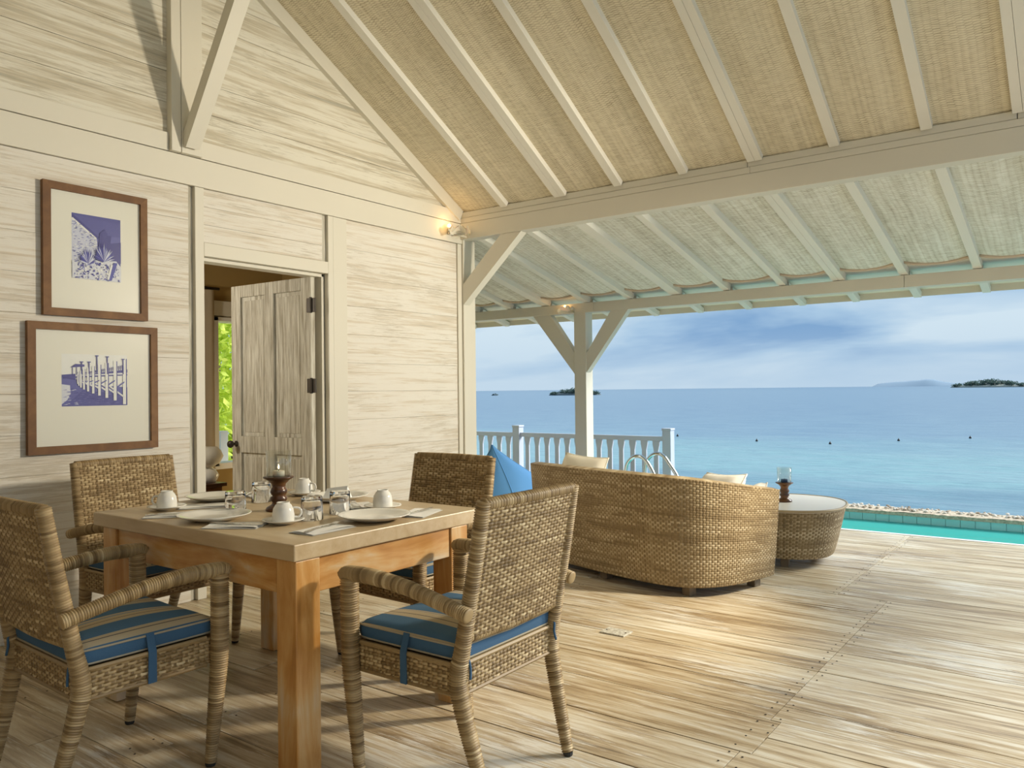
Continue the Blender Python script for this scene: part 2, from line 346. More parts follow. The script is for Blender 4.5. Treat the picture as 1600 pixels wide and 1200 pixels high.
def leaf_mat(name, a, b):
    m = Mat(name, .6); r = m.attr(); m.color(m.ramp(r, [(0, a), (1, b)]))
    m.b.inputs['Subsurface Weight'].default_value = 0
    tr = m.n('ShaderNodeBsdfTranslucent'); tr.inputs['Color'].default_value = (*b, 1); ad = m.n('ShaderNodeMixShader'); ad.inputs[0].default_value = .45
    o = m.t.nodes['Material Output']; m.l(m.b.outputs[0], ad.inputs[1]); m.l(tr.outputs[0], ad.inputs[2]); m.l(ad.outputs[0], o.inputs['Surface']); return m.m
M_leaf = leaf_mat('lime_leaf', (.36, .56, .03), (.88, .95, .22)); M_isl = leaf_mat('island_leaf', (.035, .075, .075), (.085, .14, .12))
M_bark = Mat('bark', .9, (.12, .08, .05)).m
M_ground = Mat('garden_ground', .9, (.20, .25, .10)).m
M_hill = Mat('hazy_hill', 1, (.20, .29, .38)).m  # distance haze is mixed straight into this flat blue colour
M_roomwall = Mat('brown_room_wall', .8, (.40, .275, .10)).m
M_roomceil = Mat('brown_room_ceiling', .8, (.36, .28, .16)).m
M_cur = fabric('curtain', (.42, .34, .22))

# ------------------------------------------------------------------ floor
XW = -4.437
floor = tag(empty('floor'), 'weathered whitewashed timber deck floor of long boards running to the pool', 'floor', kind='structure')
base = MB(); base.box((-4.5, -2.2, -.16), (3.2, 7.33, -.034)); base.box((-9.2, 5.44, -.16), (-4.5, 9.1, -.034)); base.box((-4.5, 7.33, -.16), (-4.25, 9.1, -.034))
base.build('joist_bed', M_dark, floor)
PW = .157
def plank(x0, x1, y0, y1):
    g = .0022 if random.random() < .7 else .004
    dz = random.uniform(-.0015, .001)
    MB().box((x0+.0018, y0+g/2, -.034), (x1-.0018, y1-g/2, dz), bev=.0007).build('plank', M_floor, floor)
k0 = int(math.floor((-1.6-2.675)/PW))
for k in range(k0, 31):
    y0 = 2.675+k*PW; y1 = min(y0+PW, 7.33)
    if y0 >= 7.32: break
    seam = -1.02 if y0 < 4.9 else -1.30
    left = -4.5 if y0 < 5.42 else -4.45
    cuts = [left]
    if y0 < 4.9 and k % 2 == 0: cuts.append(-2.75+.06*(k % 3))
    elif k % 3 == 0: cuts.append(-3.1)
    cuts += [seam, 3.2]
    if k in (0, 1): cuts[-2] = -.98
    for a, b in zip(cuts[:-1], cuts[1:]): plank(a, b, y0, y1)
    if y0 > 5.36: plank(-9.2, -4.45, y0, y1)
for k in range(11):
    y0 = 7.33+k*.1609
    plank(-9.2, -4.25, y0, y0+.1609)
nails = MB()
for k in range(k0, 30):
    y0 = 2.675+k*PW; sm = -1.02 if y0 < 4.9 else -1.30
    for x in ((sm-.03, sm+.03) if k % 4 else (sm-.03,)) + ((-2.72, -2.78) if k % 2 == 0 and y0 < 4.9 else ()):
        for yy in (.035, .122): nails.lathe([(0, .0002), (.0042, .0002), (.0036, .0012), (0, .0012)], 7, (x+random.uniform(-.006, .006), y0+yy+random.uniform(-.01, .01), .0008))
for x in (.35, -3.6):
    for k in range(k0, 30):
        for yy in (.035, .122): nails.lathe([(0, .0002), (.004, .0002), (.0036, .0012), (0, .0012)], 7, (x+random.uniform(-.008, .008), 2.675+k*PW+yy, .0008))
no = nails.build('nail_heads', M_iron, floor); no['kind'] = 'stuff'
# ------------------------------------------------------------------ left wall
wall = tag(empty('wall_left'), 'whitewashed plank wall and gable holding the pictures and the doorway', 'wall', kind='structure')
def wplank(y0, y1, z0, z1, m=M_wall, parent=wall, x=XW):
    dx = random.uniform(-.001, .001)
    MB().box((x-.03, y0, z0+.0006), (x+dx, y1, z1-.0006), bev=.0008).build('plank', m, parent)
back = MB(); back.box((XW-.10, -2.2, 0), (XW-.03, 2.80, 2.8)); back.box((XW-.10, 3.79, 0), (XW-.03, 5.42, 2.8)); back.box((XW-.10, 2.80, 2.10), (XW-.03, 3.79, 2.8))
back.prism([(-2.2, 2.8), (5.42, 2.8), (2.66, 4.35), (-.1, 2.8)], 0, XW-.10, XW-.03)
back.build('backing_board', M_dark, wall)
zs = np.linspace(0, 2.515, 13)
for a, b in zip(zs[:-1], zs[1:]): wplank(-2.2, 2.716, a, b)
for a, b in zip(zs[:-1], zs[1:]): wplank(3.975, 5.215, a, b)
zt = [2.185, 2.295, 2.405, 2.515]
for a, b in zip(zt[:-1], zt[1:]): wplank(2.812, 3.748, a, b)
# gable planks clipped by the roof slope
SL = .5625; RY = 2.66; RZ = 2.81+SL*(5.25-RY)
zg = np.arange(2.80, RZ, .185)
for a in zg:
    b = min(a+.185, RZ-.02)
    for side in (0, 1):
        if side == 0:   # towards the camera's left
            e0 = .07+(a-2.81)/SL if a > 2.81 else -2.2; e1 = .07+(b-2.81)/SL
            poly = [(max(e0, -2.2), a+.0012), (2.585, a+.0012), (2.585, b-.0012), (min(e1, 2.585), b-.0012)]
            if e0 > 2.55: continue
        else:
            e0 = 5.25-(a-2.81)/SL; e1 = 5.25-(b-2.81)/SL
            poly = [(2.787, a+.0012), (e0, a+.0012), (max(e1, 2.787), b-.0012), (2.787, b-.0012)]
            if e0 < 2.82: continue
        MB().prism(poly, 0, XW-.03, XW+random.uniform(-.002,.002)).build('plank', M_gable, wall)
def board(a, b, name='frame_board', m=M_paint, parent=wall): return MB().box(a, b, bev=.003).build(name, m, parent)
board((XW-.03, -2.2, 2.517), (XW+.018, 5.2715, 2.688), 'tie_beam'); board((XW-.03, -2.2, 2.692), (XW+.022, 2.583, 2.80), 'tie_beam'); board((XW-.03, 2.789, 2.692), (XW+.022, 5.2715, 2.80), 'tie_beam')
board((XW-.03, 2.752, 0), (XW+.016, 2.812, 2.515), 'frame_board')          # left door post
board((XW-.03, 3.792, 0), (XW+.014, 3.838, 2.515)); board((XW-.03, 3.841, 0), (XW+.010, 3.97, 2.515))
board((XW-.03, 2.812, 2.098), (XW+.016, 3.79, 2.182), 'door_head')
board((XW-.03, 3.752, 2.182), (XW-.012, 3.790, 2.515), 'groove_strip', M_door); board((XW-.03, 2.717, 0), (XW-.012, 2.751, 2.515), 'groove_strip', M_door)
board((XW-.03, 5.218, 0), (XW+.014, 5.268, 2.515))
# door reveal
board((XW-.13, 2.795, 0), (XW-.031, 2.835, 2.098), 'door_jamb'); board((XW-.13, 3.765, 0), (XW-.031, 3.792, 2.098), 'door_jamb'); board((XW-.13, 2.812, 2.075), (XW-.031, 3.79, 2.098), 'door_jamb')
# king post (two halves), ridge brace
board((XW-.02, 2.585, 2.692), (XW+.05, 2.6455, 4.2), 'king_post'); board((XW-.02, 2.649, 2.692), (XW+.05, 2.787, 4.2), 'king_post')
MB().beam((-4.385, 2.70, 2.74), (-3.60, 2.70, 3.90), .075, .09, up=(0,1,0)).build('ridge_brace', M_paint, wall)
# sloping barge boards on the gable
a_ = math.atan(SL)
def slope_pt(y, d=0): # d: distance below the ceiling, measured square to it
    return (y - d*math.sin(a_), 2.81+SL*(5.25-y) - d*math.cos(a_))
p0 = slope_pt(5.27); p1 = slope_pt(RY); p2 = slope_pt(RY, .10); p3 = slope_pt(5.27, .10)
MB().prism([p0, p1, p2, p3], 0, XW-.02, XW+.04).build('barge_board', M_paint, wall)
MB().prism([(2*RY-u, v) for u, v in (p0, p1, p2, p3)][::-1], 0, XW-.02, XW+.04).build('barge_board', M_paint, wall)

XR = 1.25
# ------------------------------------------------------------------ posts and beams
post = tag(empty('post_corner'), 'cream painted square corner post at the end of the plank wall, with diagonal brace', 'post', kind='structure')
MB().box((XW-.12, 5.272, 0), (XW+.03, 5.43, 2.80), bev=.004).build('shaft', M_paint, post)
MB().prism([(-4.41, 1.99), (-4.41, 2.17), (-4.0, 2.55), (-3.79, 2.55)], 1, 5.27, 5.35).build('brace', M_paint, post)
beam = tag(empty('beam_main'), 'long cream painted timber beam across the terrace under the high ceiling', 'beam', kind='structure')
board((-4.42, 5.25, 2.551), (XR, 5.36, 2.69), 'lower_timber', M_paint, beam); board((-4.42, 5.252, 2.6915), (-1.88, 5.36, 2.735), 'middle_timber', M_paint, beam)
board((-1.878, 5.252, 2.6915), (XR, 5.36, 2.735), 'middle_timber', M_paint, beam)
board((-4.42, 5.258, 2.737), (-1.90, 5.36, 2.785), 'upper_timber', M_paint, beam); board((-1.896, 5.258, 2.737), (-.36, 5.36, 2.785), 'upper_timber', M_paint, beam); board((-.356, 5.258, 2.737), (XR, 5.36, 2.785), 'upper_timber', M_paint, beam)
board((-4.42, 5.275, 2.785), (XR, 5.36, 2.84), 'wall_plate', M_paint, beam)
beam2 = tag(empty('beam_rear'), 'cream timber beam over the near end of the terrace, behind the viewer', 'beam', kind='structure')
board((-4.42, -.04, 2.551), (XR, .07, 2.80), 'lower_timber', M_paint, beam2)
ep = tag(empty('post_eave'), 'cream painted eave post behind the sofa with two diagonal braces', 'post', kind='structure')
MB().box((-4.437, 7.10, -.02), (-4.297, 7.24, 2.06), bev=.004).build('shaft', M_paint, ep)
MB().prism([(-4.43, 1.40), (-4.43, 1.62), (-4.75, 2.06), (-4.97, 2.06)], 1, 7.115, 7.195).build('brace', M_paint, ep)
MB().prism([(-4.305, 1.42), (-4.305, 1.62), (-4.0, 2.06), (-3.80, 2.06)], 1, 7.115, 7.195).build('brace', M_paint, ep)
eb = tag(empty('beam_eave'), 'cream painted eave beam on the sea side under the low ceiling', 'beam', kind='structure')
board((-7.2, 7.10, 2.052), (-4.20, 7.21, 2.152), 'timber', M_paint, eb); board((-4.198, 7.10, 2.052), (-1.28, 7.21, 2.152), 'timber', M_paint, eb); board((-1.277, 7.10, 2.052), (XR, 7.21, 2.152), 'timber', M_paint, eb)
# eave fascia outside, with rafter tails
fs = tag(empty('trim_1'), 'cream fascia board along the roof edge above the sea view', 'fascia', kind='structure')
board((-7.2, 7.72, 2.035), (XR, 7.745, 2.13), 'fascia_board', M_paint, fs)

M_bwall = Mat('blocker_brown', .8, (.20, .145, .08)).m
bw = tag(empty('sky_blocker_wall'), 'unseen brown wall added behind the viewer to block sky light', 'wall', kind='structure')  # wall and soffit are added out of view to cut light from behind
MB().box((XW-.03, -2.35, 0), (3.2, -2.25, 2.75)).build('blocker_wall', M_bwall, bw); MB().box((XW-.03, -2.35, 2.75), (XR, .0, 2.80)).build('blocker_soffit', M_bwall, bw)
# ------------------------------------------------------------------ ceilings
ceil = tag(empty('ceiling'), 'high sloping ceiling of woven bamboo mats between cream rafters', 'ceiling', kind='structure')
SN = Vector((0, -SL, -1)).normalized()      # downward normal of the sea side slope
def slab(name, x0, x1, ya, za, yb, zb, th, m, parent, sag=0.0, nx=2, ny=2, below=0.0):
    g = np.zeros((nx+1, ny+1, 3))
    d = Vector((0, yb-ya, zb-za)); nrm = Vector((0, d.z, -d.y)).normalized()
    if nrm.z > 0: nrm = -nrm
    for i in range(nx+1):
        for j in range(ny+1):
            s_, t = i/nx, j/ny; b = below + sag*math.sin(PI*s_)*(.35+.65*t)
            g[i, j] = (x0+(x1-x0)*s_, ya+d.y*t+nrm.y*b, za+d.z*t+nrm.z*b)
    h = g.copy(); h[..., 1] -= nrm.y*th; h[..., 2] -= nrm.z*th
    mb = MB(); mb.grid(g); mb.grid(h, flip=True)
    return mb.build(name, m, parent, smooth=True)
RX = [-3.94, -3.39, -2.877, -2.355, -1.841, -1.333, -.811, -.33, .19, .71]
wide = {1: .105, 4: .10, 7: .10}
edges = [XW+.02]+RX+[XR]
for a, b in zip(edges[:-1], edges[1:]):
    slab('woven_panel', a, b, RY, RZ, 5.30, 2.81-SL*.05, .02, M_mat, ceil, .012, 6, 12)
    slab('woven_panel', a, b, RY, RZ, .02, 2.81-SL*.05, .02, M_mat, ceil, .012, 6, 12)
for i, x in enumerate(RX):
    w = wide.get(i, .062); d = .045
    for sgn in (1, -1):
        pts = [(RY+sgn*(u-RY), v) for u, v in (slope_pt(5.262, -.01), slope_pt(RY, -.01), slope_pt(RY, d), slope_pt(5.262, d))]
        if sgn < 0: pts = pts[::-1]
        if w > .09:
            MB().prism(pts, 0, x-w/2, x-.001).build('rafter', M_raft, ceil)
            MB().prism(pts, 0, x+.001, x+w/2).build('rafter', M_raft, ceil)
        else: MB().prism(pts, 0, x-w/2, x+w/2).build('rafter', M_raft, ceil)
MB().box((XW, RY-.05, RZ-.14), (XR, RY+.05, RZ-.01), bev=.004).build('ridge_beam', M_paint, ceil)
# low ceiling towards the sea
M_eave = worn_paint('eave_paint', (.88, .86, .74), (.7, .62, .48), (1, 1, 1), .75)
lc = tag(empty('ceiling_verandah'), 'low sloping ceiling of pale woven mats between white rafters, towards the sea', 'ceiling', kind='structure')
LS = (2.60-2.20)/(5.36-7.10)
def lz(y): return 2.615+LS*(y-5.36)
LX = [-6.79, -6.27, -5.76, -5.284, -4.803, -4.29, -3.784, -3.287, -2.782, -2.264, -1.787, -1.281, -.761, -.26, .25, .76]
ed2 = [-7.2]+LX+[XR]
for i, (a, b) in enumerate(zip(ed2[:-1], ed2[1:])):
    slab('woven_panel', a, b, 5.37, lz(5.37), 6.98, lz(6.98), .02, M_mat2, lc, .035, 8, 8)
    slab('eave_panel', a, b, 6.98, lz(6.98)+.012, 7.74, lz(7.74)+.02, .02, M_eave, lc, 0)
def hem_mat():
    return fabric('pink_hem', (.62, .50, .38))
M_hem = hem_mat()
for i, (a, b) in enumerate(zip(ed2[:-1], ed2[1:])):
    g = catmull([(a+.03, 6.96, lz(6.96)-.010), (a+.3*(b-a), 6.97, lz(6.97)-.034), (a+.7*(b-a), 6.97, lz(6.97)-.034), (b-.03, 6.96, lz(6.96)-.010)], 9)
    MB().tube(g, .014, 6, ref=(0,0,1)).build('hem', M_hem, lc, smooth=True)
al = math.atan(-LS)
for i, x in enumerate(LX):
    w = .10 if i in (4, 7, 10) else .06
    def lp(y, d): return (y-d*math.sin(al), lz(y)-d*math.cos(al))
    pts = [lp(5.36, -.008), lp(5.36, .055), lp(7.15, .055), lp(7.15, -.008)]
    if i == 10:
        MB().prism(pts, 0, x-w/2, x-.001).build('rafter', M_raft, lc); MB().prism(pts, 0, x+.001, x+w/2).build('rafter', M_raft, lc)
    else: MB().prism(pts, 0, x-w/2, x+w/2).build('rafter', M_raft, lc)
    MB().prism([lp(7.20, 0), lp(7.20, .05), lp(7.72, .05), lp(7.72, 0)], 0, x-.03, x+.03).build('rafter_tail', M_raft, lc)
# roof skin above (keeps daylight out of the ceiling mats)
rf = tag(empty('roof'), 'thatched roof skin above the terrace ceilings', 'roof', kind='structure')
def skin(x0, x1, pts, th=.1): MB().prism(pts+[(y, z+th) for y, z in pts[::-1]], 0, x0, x1).build('roof_slope', M_bark, rf)
skin(XW-.3, XR+.1, [(5.4, 2.81-SL*.15+.04), (RY, RZ+.05)]); skin(XW-.3, XR+.1, [(RY, RZ+.05), (-.3, 2.81-SL*.37+.04)])
skin(-7.25, XR+.1, [(7.9, lz(7.9)+.07), (5.37, lz(5.37)+.06)])

# ------------------------------------------------------------------ doorway: door leaf and the room behind
door = tag(empty('door_1', (-4.505, 3.735, 0), math.radians(2.0)), 'weathered limewashed panelled door standing open into the room', 'door', kind='structure')
# local: x runs from the hinge (0) to the free edge (-.90); y=-.04..0 thickness
def dbox(n, x0, x1, z0, z1, y0=-.04, y1=0, m=M_door, bev=.003): return MB().box((x0, y0, z0), (x1, y1, z1), bev=bev).build(n, m, door)
dbox('stile', -.105, 0, .01, 2.075); dbox('stile', -.90, -.79, .01, 2.075); dbox('mullion', -.505, -.405, .01, 2.075)
for z0, z1 in ((.01, .2), (.80, .925), (1.985, 2.075)):
    dbox('door_rail', -.79, -.505, z0, z1); dbox('door_rail', -.405, -.105, z0, z1)
for x0, x1 in ((-.79, -.505), (-.405, -.105)):
    for z0, z1 in ((.2, .80), (.925, 1.985)):
        dbox('door_panel', x0, x1, z0, z1, -.022, -.014)
        dbox('raised_field', x0+.03, x1-.03, z0+.03, z1-.03, -.025, -.018)
for z in (1.87, 1.30, .3):
    hb = MB(); hb.box((-.03, -.052, z-.05), (.055, -.038, z+.05), bev=.002); hb.tube([(.02, -.055, z-.055), (.02, -.055, z+.055)], .011, 8); hb.build('hinge', M_iron, door)
kb = MB(); kb.lathe([(.0, .0), (.022, 0), (.024, .006), (.010, .010), (.010, .035), (.024, .042), (.030, .056), (.024, .07), (0, .075)], 16)
kb.v = [(x-.845, -.04-z, y+.865) for x, y, z in kb.v]; kb.build('knob', M_iron, door, smooth=True)
room = tag(empty('wall_room'), 'brown walls of the bedroom seen through the doorway', 'wall', kind='structure')
BX = -7.0; WY0, WY1, WZ0, WZ1 = 4.455, 5.345, .54, 2.005
for a, b in (((BX-.15, -1, 0), (BX, WY0, 2.7)), ((BX-.15, WY0, 0), (BX, 5.42, WZ0)), ((BX-.15, WY0, WZ1), (BX, 5.42, 2.7)), ((BX-.15, WY1, WZ0), (BX, 5.42, WZ1)), ((BX, 5.37, 0), (XW-.1, 5.42, 2.7)), ((BX, -1.0, 0), (XW-.1, -.95, 2.7))):
    MB().box(a, b).build('wall_panel', M_roomwall, room)
MB().box((BX, -.95, WZ1+.01), (BX+.04, 5.365, 2.165), bev=.004).build('lintel_board', M_paint, room)
MB().box((BX-.15, -1, 2.7), (XW-.1, 5.42, 2.76)).build('room_ceiling', M_roomceil, room)
MB().box((BX-.15, -1, -.14), (-4.5, 5.4, -.005)).build('room_floor', M_floor, room)
w1 = tag(empty('window_1'), 'white framed bedroom window looking onto bright garden leaves', 'window', kind='structure')
for a, b in (((WY0, WZ0), (WY0+.115, WZ1)), ((WY1-.05, WZ0), (WY1, WZ1)), ((WY0, WZ0-.03), (WY1, WZ0+.03)), ((WY0, WZ1-.04), (WY1, WZ1))):
    MB().box((BX-.16, a[0], a[1]), (BX+.05, b[0], b[1]), bev=.004).build('window_frame', M_cop, w1)
MB().box((BX-.09, WY0+.1, WZ0), (BX-.085, WY1-.04, WZ1-.03)).build('pane', M_pane, w1)

# bedroom things
def curtain():
    t = tag(empty('curtain', (-6.90, 4.345, 0)), 'tan curtain hanging beside the bedroom window', 'curtain')
    n = 40; g = np.zeros((n+1, 2, 3))
    for i in range(n+1):
        u = i/n; g[i, :, 0] = .035*math.sin(u*7*PI); g[i, :, 1] = -.5+u*.64; g[i, 0, 2] = .05; g[i, 1, 2] = 2.25
    h = g.copy(); h[..., 0] += .008
    mb = MB(); mb.grid(g); mb.grid(h, flip=True); mb.build('drape', M_cur, t, smooth=True)
    MB().tube([(0, -.6, 2.27), (0, .2, 2.27)], .014, 8).build('rod', M_iron, t, smooth=True)
curtain()
st = tag(empty('side_table', (-6.2, 3.70, 0)), 'dark wooden side table in the bedroom beyond the doorway', 'table')
MB().box((-.24, -.29, .47), (.24, .29, .50), bev=.004).build('table_top', M_turned, st); MB().box((-.21, -.26, .39), (.21, .26, .47)).build('apron', M_turned, st)
for x in (-.2, .2):
    for y in (-.25, .25): MB().box((x-.02, y-.02, 0), (x+.02, y+.02, .39)).build('leg', M_turned, st)
vs = tag(empty('table_lamp', (-6.12, 3.90, .50)), 'ribbed glass lamp on the dark bedroom side table', 'lamp')
MB().lathe([(.0, 0), (.07, 0), (.085, .02), (.10, .06), (.075, .10), (.045, .125), (.02, .14), (0, .14)], 20).build('lamp_base', M_ceramic, vs, smooth=True)
lb = MB(); lb.lathe([(.05, .13), (.10, .16), (.13, .22), (.11, .27), (.08, .30), (0, .30)], 28)
lb.v = [(x*(1+.05*math.cos(14*math.atan2(y, x))), y*(1+.05*math.cos(14*math.atan2(y, x))), z) for x, y, z in lb.v]; lb.build('lamp_shade', M_cream, vs, smooth=True)

# ------------------------------------------------------------------ woven surfaces
def weave(P, nu, nv, a=.0028, b=.0040, su=6, sv=5, pair=1.8, chunk=3, seed=1, stake=.75, rows=.0):
    r = np.random.default_rng(seed)
    u = np.linspace(0, nu, nu*su+1)[:, None]; v = np.linspace(0, nv, nv*sv+1)[None, :]
    U_, V_ = np.broadcast_arrays(u, v)
    i = np.minimum(U_.astype(int), nu-1); j = np.minimum(V_.astype(int), nv-1)
    fu = U_-i-.5; fv = V_-j-.5
    sj = np.where(j % 2 == 0, 1, -1); si = np.where(i % 2 == 0, 1, -1)
    hh = a*sj*np.cos(PI*(U_-.5)) + b*(np.sqrt(np.clip(1-(2*fv*1.02)**2, 0, 1))-1)
    hv = -a*si*np.cos(PI*(V_-.5)) + b*(np.sqrt(np.clip(1-(2*fu*pair)**2, 0, 1))-1)*1.2
    h = np.maximum(hh, hv)
    Th = np.clip(r.normal(.57, .15, (nv, nu//chunk+2)) + r.normal(0, .05, (nv, 1)) + rows*np.convolve(r.normal(0, .26, nv+4), np.ones(5)/5, 'valid')[:, None], .22, 1); Tv = np.clip(r.normal(.42, .08, nu), 0, 1)*stake
    tone = np.where(hh >= hv, Th[j, (i+j*2) // chunk % Th.shape[1]], Tv[i])
    pos, nrm = P(U_/nu, V_/nv)
    return pos + nrm*h[..., None], tone
def surf_normals(pos):
    du = np.gradient(pos, axis=0); dv = np.gradient(pos, axis=1); n = np.cross(du, dv); n /= np.linalg.norm(n, axis=-1, keepdims=True)+1e-9; return n
def wrap_tube(mb, path, r, pitch=.010, n=10, sq=2.6, seed=1, ref=None, amp=.105, ends=True):
    """a rod wound with cane: rings along its length"""
    q = np.random.default_rng(seed)
    P = catmull(path, 60); rr = catmull([(x, 0, 0) for x in r], 60)[:, 0] if hasattr(r, '__len__') else np.full(60, r)
    d = np.r_[0, np.cumsum(np.linalg.norm(np.diff(P, axis=0), axis=1))]; L_ = d[-1]; k = max(3, int(L_/pitch))
    pts = []; rad = []; tone = []
    tt = np.clip(q.normal(.50, .12, k), 0, 1)
    for i in range(k):
        for f, m_ in ((.04, -amp), (.3, amp*.7), (.5, amp), (.72, amp*.7)):
            x = (i+f)*L_/k; pts.append([np.interp(x, d, P[:, c]) for c in range(3)]); rad.append(np.interp(x, d, rr)*(1+m_)); tone.append(tt[i])
    if ends:
        pts.insert(0, list(P[0])); rad.insert(0, rad[0]*.7); tone.insert(0, tone[0]); pts.append(list(P[-1])); rad.append(rad[-1]*.7); tone.append(tone[-1])
    mb.tube(pts, rad, n, tone, True, sq, ref); return mb

# ------------------------------------------------------------------ dining chair
def back_y(z): return -.205 - .095*((z-.38)/.54)**1.15 if z > .38 else -.205
def make_chair():
    t = empty('dining_chair')
    # backrest: woven both sides
    by = np.vectorize(back_y)
    def side(sgn):
        def P(u, v):
            z = .505+v*(.912-.505); x = (u-.5)*2*(.244)*sgn
            y = by(z) + sgn*-.0165 - .012*np.cos((u-.5)*PI)
            pos = np.stack([x, y, z], -1); n = np.zeros_like(pos); n[..., 1] = -sgn; n[..., 2] = -.17*sgn*-1*-1; return pos, n
        return weave(P, 25, 37, seed=3+sgn)
    mb = MB()
    for sgn in (1, -1):
        g, tn = side(sgn); mb.grid(g, tn)
    mb.build('backrest', M_wick, t, smooth=True)
    mb = MB(); wrap_tube(mb, [(-.25, -.300, .912), (0, -.312, .914), (.25, -.300, .912)], .019, .0125, 8, seed=5, ref=(0,0,1)); mb.build('top_rail', M_wick, t, smooth=True)
    mb = MB(); wrap_tube(mb, [(-.245, back_y(.51), .508), (0, back_y(.51)-.010, .506), (.245, back_y(.51), .508)], .017, .0125, 8, seed=6, ref=(0,0,1)); mb.build('lower_rail', M_wick, t, smooth=True)
    for s in (-1, 1):
        legs = []; mb = MB(); wrap_tube(mb, [(s*.248, -.304, .924), (s*.250, -.268, .72), (s*.252, -.225, .50), (s*.252, -.203, .385), (s*.248, -.214, .30), (s*.236, -.250, .15), (s*.222, -.288, .010)],
            [.020, .021, .022, .0255, .0245, .021, .0175], .0078, 12, seed=10+s, ref=(1,0,0)); legs.append(mb.build('rear_leg', M_wick, t, smooth=True))
        mb = MB(); wrap_tube(mb, [(s*.286, .234, .640), (s*.286, .234, .50), (s*.285, .232, .37), (s*.284, .222, .25), (s*.282, .198, .010)], [.027, .027, .0265, .024, .0165], .0078, 12, seed=20+s, ref=(1,0,0))
        legs.append(mb.build('front_leg', M_wick, t, smooth=True))
        mb = MB(); wrap_tube(mb, [(s*.287, .262, .640), (s*.287, .235, .652), (s*.288, .12, .655), (s*.288, -.02, .642), (s*.287, -.15, .617), (s*.286, -.275, .590)], [.021, .024, .0235, .0225, .0215, .021], .0075, 12, sq=2.2, seed=30+s, ref=(0,0,1))
        mb.build('armrest', M_wick, t, smooth=True)
        for (x, y), lg in zip(((s*.2215, -.289), (s*.282, .1975)), legs):
            MB().lathe([(0, 0), (.015, 0), (.017, .004), (.017, .014), (0, .014)], 12, (x, y, 0)).build('foot_cap', M_black, lg)
    # seat frame: woven apron round the seat
    c = []
    X0, Y0, Y1, rr = .262, -.212, .246, .03
    for cx, cy, a0 in ((X0-rr, Y1-rr, 0), (-X0+rr, Y1-rr, 90), (-X0+rr, Y0+rr, 180), (X0-rr, Y0+rr, 270)):
        for k in range(7): a = math.radians(a0+k*15); c.append((cx+rr*math.cos(a), cy+rr*math.sin(a), 0))
    c.append(c[0]); loop, Lc = resample(c, 400)
    def P(u, v):
        x = np.interp(u, np.linspace(0,1,400), loop[:,0]); y = np.interp(u, np.linspace(0,1,400), loop[:,1]); z = .336+v*.088
        pos = np.stack([x, y, z], -1); n = np.cross(np.gradient(pos, axis=0), np.array([0,0,1.])); n /= np.linalg.norm(n, axis=-1, keepdims=True)+1e-9; return pos, n
    g, tn = weave(P, 96, 8, seed=9); mb = MB(); mb.grid(g, tn)
    mb.tube([(x, y, .425) for x, y, _ in loop[::5]], .0075, 6, .5, False, ref=(0,0,1)); mb.tube([(x, y, .335) for x, y, _ in loop[::5]], .0065, 6, .4, False, ref=(0,0,1))
    mb.box((-X0+.004, Y0+.004, .40), (X0-.004, Y1-.004, .422), .3); mb.build('seat_frame', M_wick, t, smooth=True, sharp=40)
    return t
def make_cushion():
    t = empty('seat_cushion'); n = 26
    hx, hy = .250, .222; g = np.zeros((n+1, n+1, 3)); lo = np.zeros((n+1, n+1, 3))
    for i in range(n+1):
        for j in range(n+1):
            a, b = -1+2*i/n, -1+2*j/n
            ea = abs(a)**10; eb = abs(b)**10
            x = a*hx*(1-.02*eb); y = b*hy*(1-.02*ea)+.012
            edge = max(abs(a), abs(b)); r_ = max(0, (edge-.9)/.1)
            crown = .016*(1-a*a)*(1-b*b) - .006*(1-abs(a))**2*(b*b)
            g[i, j] = (x, y, .060+crown-.012*r_**2); lo[i, j] = (x*.985, y*.985, .002)
    mb = MB(); mb.grid(g); mb.grid(lo, flip=True)
    ring = [(i, 0) for i in range(n)]+[(n, j) for j in range(n)]+[(i, n) for i in range(n, 0, -1)]+[(0, j) for j in range(n, 0, -1)]
    m = len(ring); top = [g[i, j] for i, j in ring]; bot = [lo[i, j] for i, j in ring]
    wall_g = np.zeros((m+1, 4, 3))
    for k in range(m+1):
        p, q = bot[k % m], top[k % m]
        for l in range(4):
            f = l/3; bulge = 1+.015*math.sin(PI*f); wall_g[k, l] = (p*(1-f)+q*f)*np.array([bulge, bulge, 1])
    mb2 = MB(); mb2.grid(wall_g)
    mb.build('cushion_cover', M_stripe, t, smooth=True); mb2.build('boxing', M_blue, t, smooth=True)
    for pts, zoff in ((top, -.001), (bot, .002)):
        MB().tube([(p[0]*1.006, p[1]*1.006, p[2]+zoff) for p in pts+[pts[0]]], .0035, 6, .5, False, ref=(0,0,1)).build('piping', M_pipe, t, smooth=True)
    for s in (-1, 1):
        sb = MB(); x = s*.270
        sb.add([(s*.253, -.006, .054), (s*.253, .020, .054), (x, -.006, -.004), (x, .020, -.004), (x, -.008, -.100), (x, .020, -.100), (s*.24, -.008, -.106), (s*.24, .02, -.106)], [(0,1,3,2),(2,3,5,4),(4,5,7,6)])
        sb.add([(s*.253+s*.002, -.006, .055), (s*.253+s*.002, .020, .055), (x+s*.003, -.006, -.003), (x+s*.003, .020, -.003), (x+s*.003, -.008, -.101), (x+s*.003, .020, -.101)], [(0,2,3,1),(2,4,5,3)])
        sb.build('strap', M_blue, t)
        MB().tube(catmull([(s*.232, -.20, .02), (s*.236, -.228, .012), (s*.230, -.232, -.02), (s*.236, -.236, -.05)], 10), .004, 6).build('tie', M_blue, t, smooth=True)
    return t
M_pipe = fabric('tan_piping', (.40, .35, .25))
chair0 = make_chair(); cush0 = make_cushion()
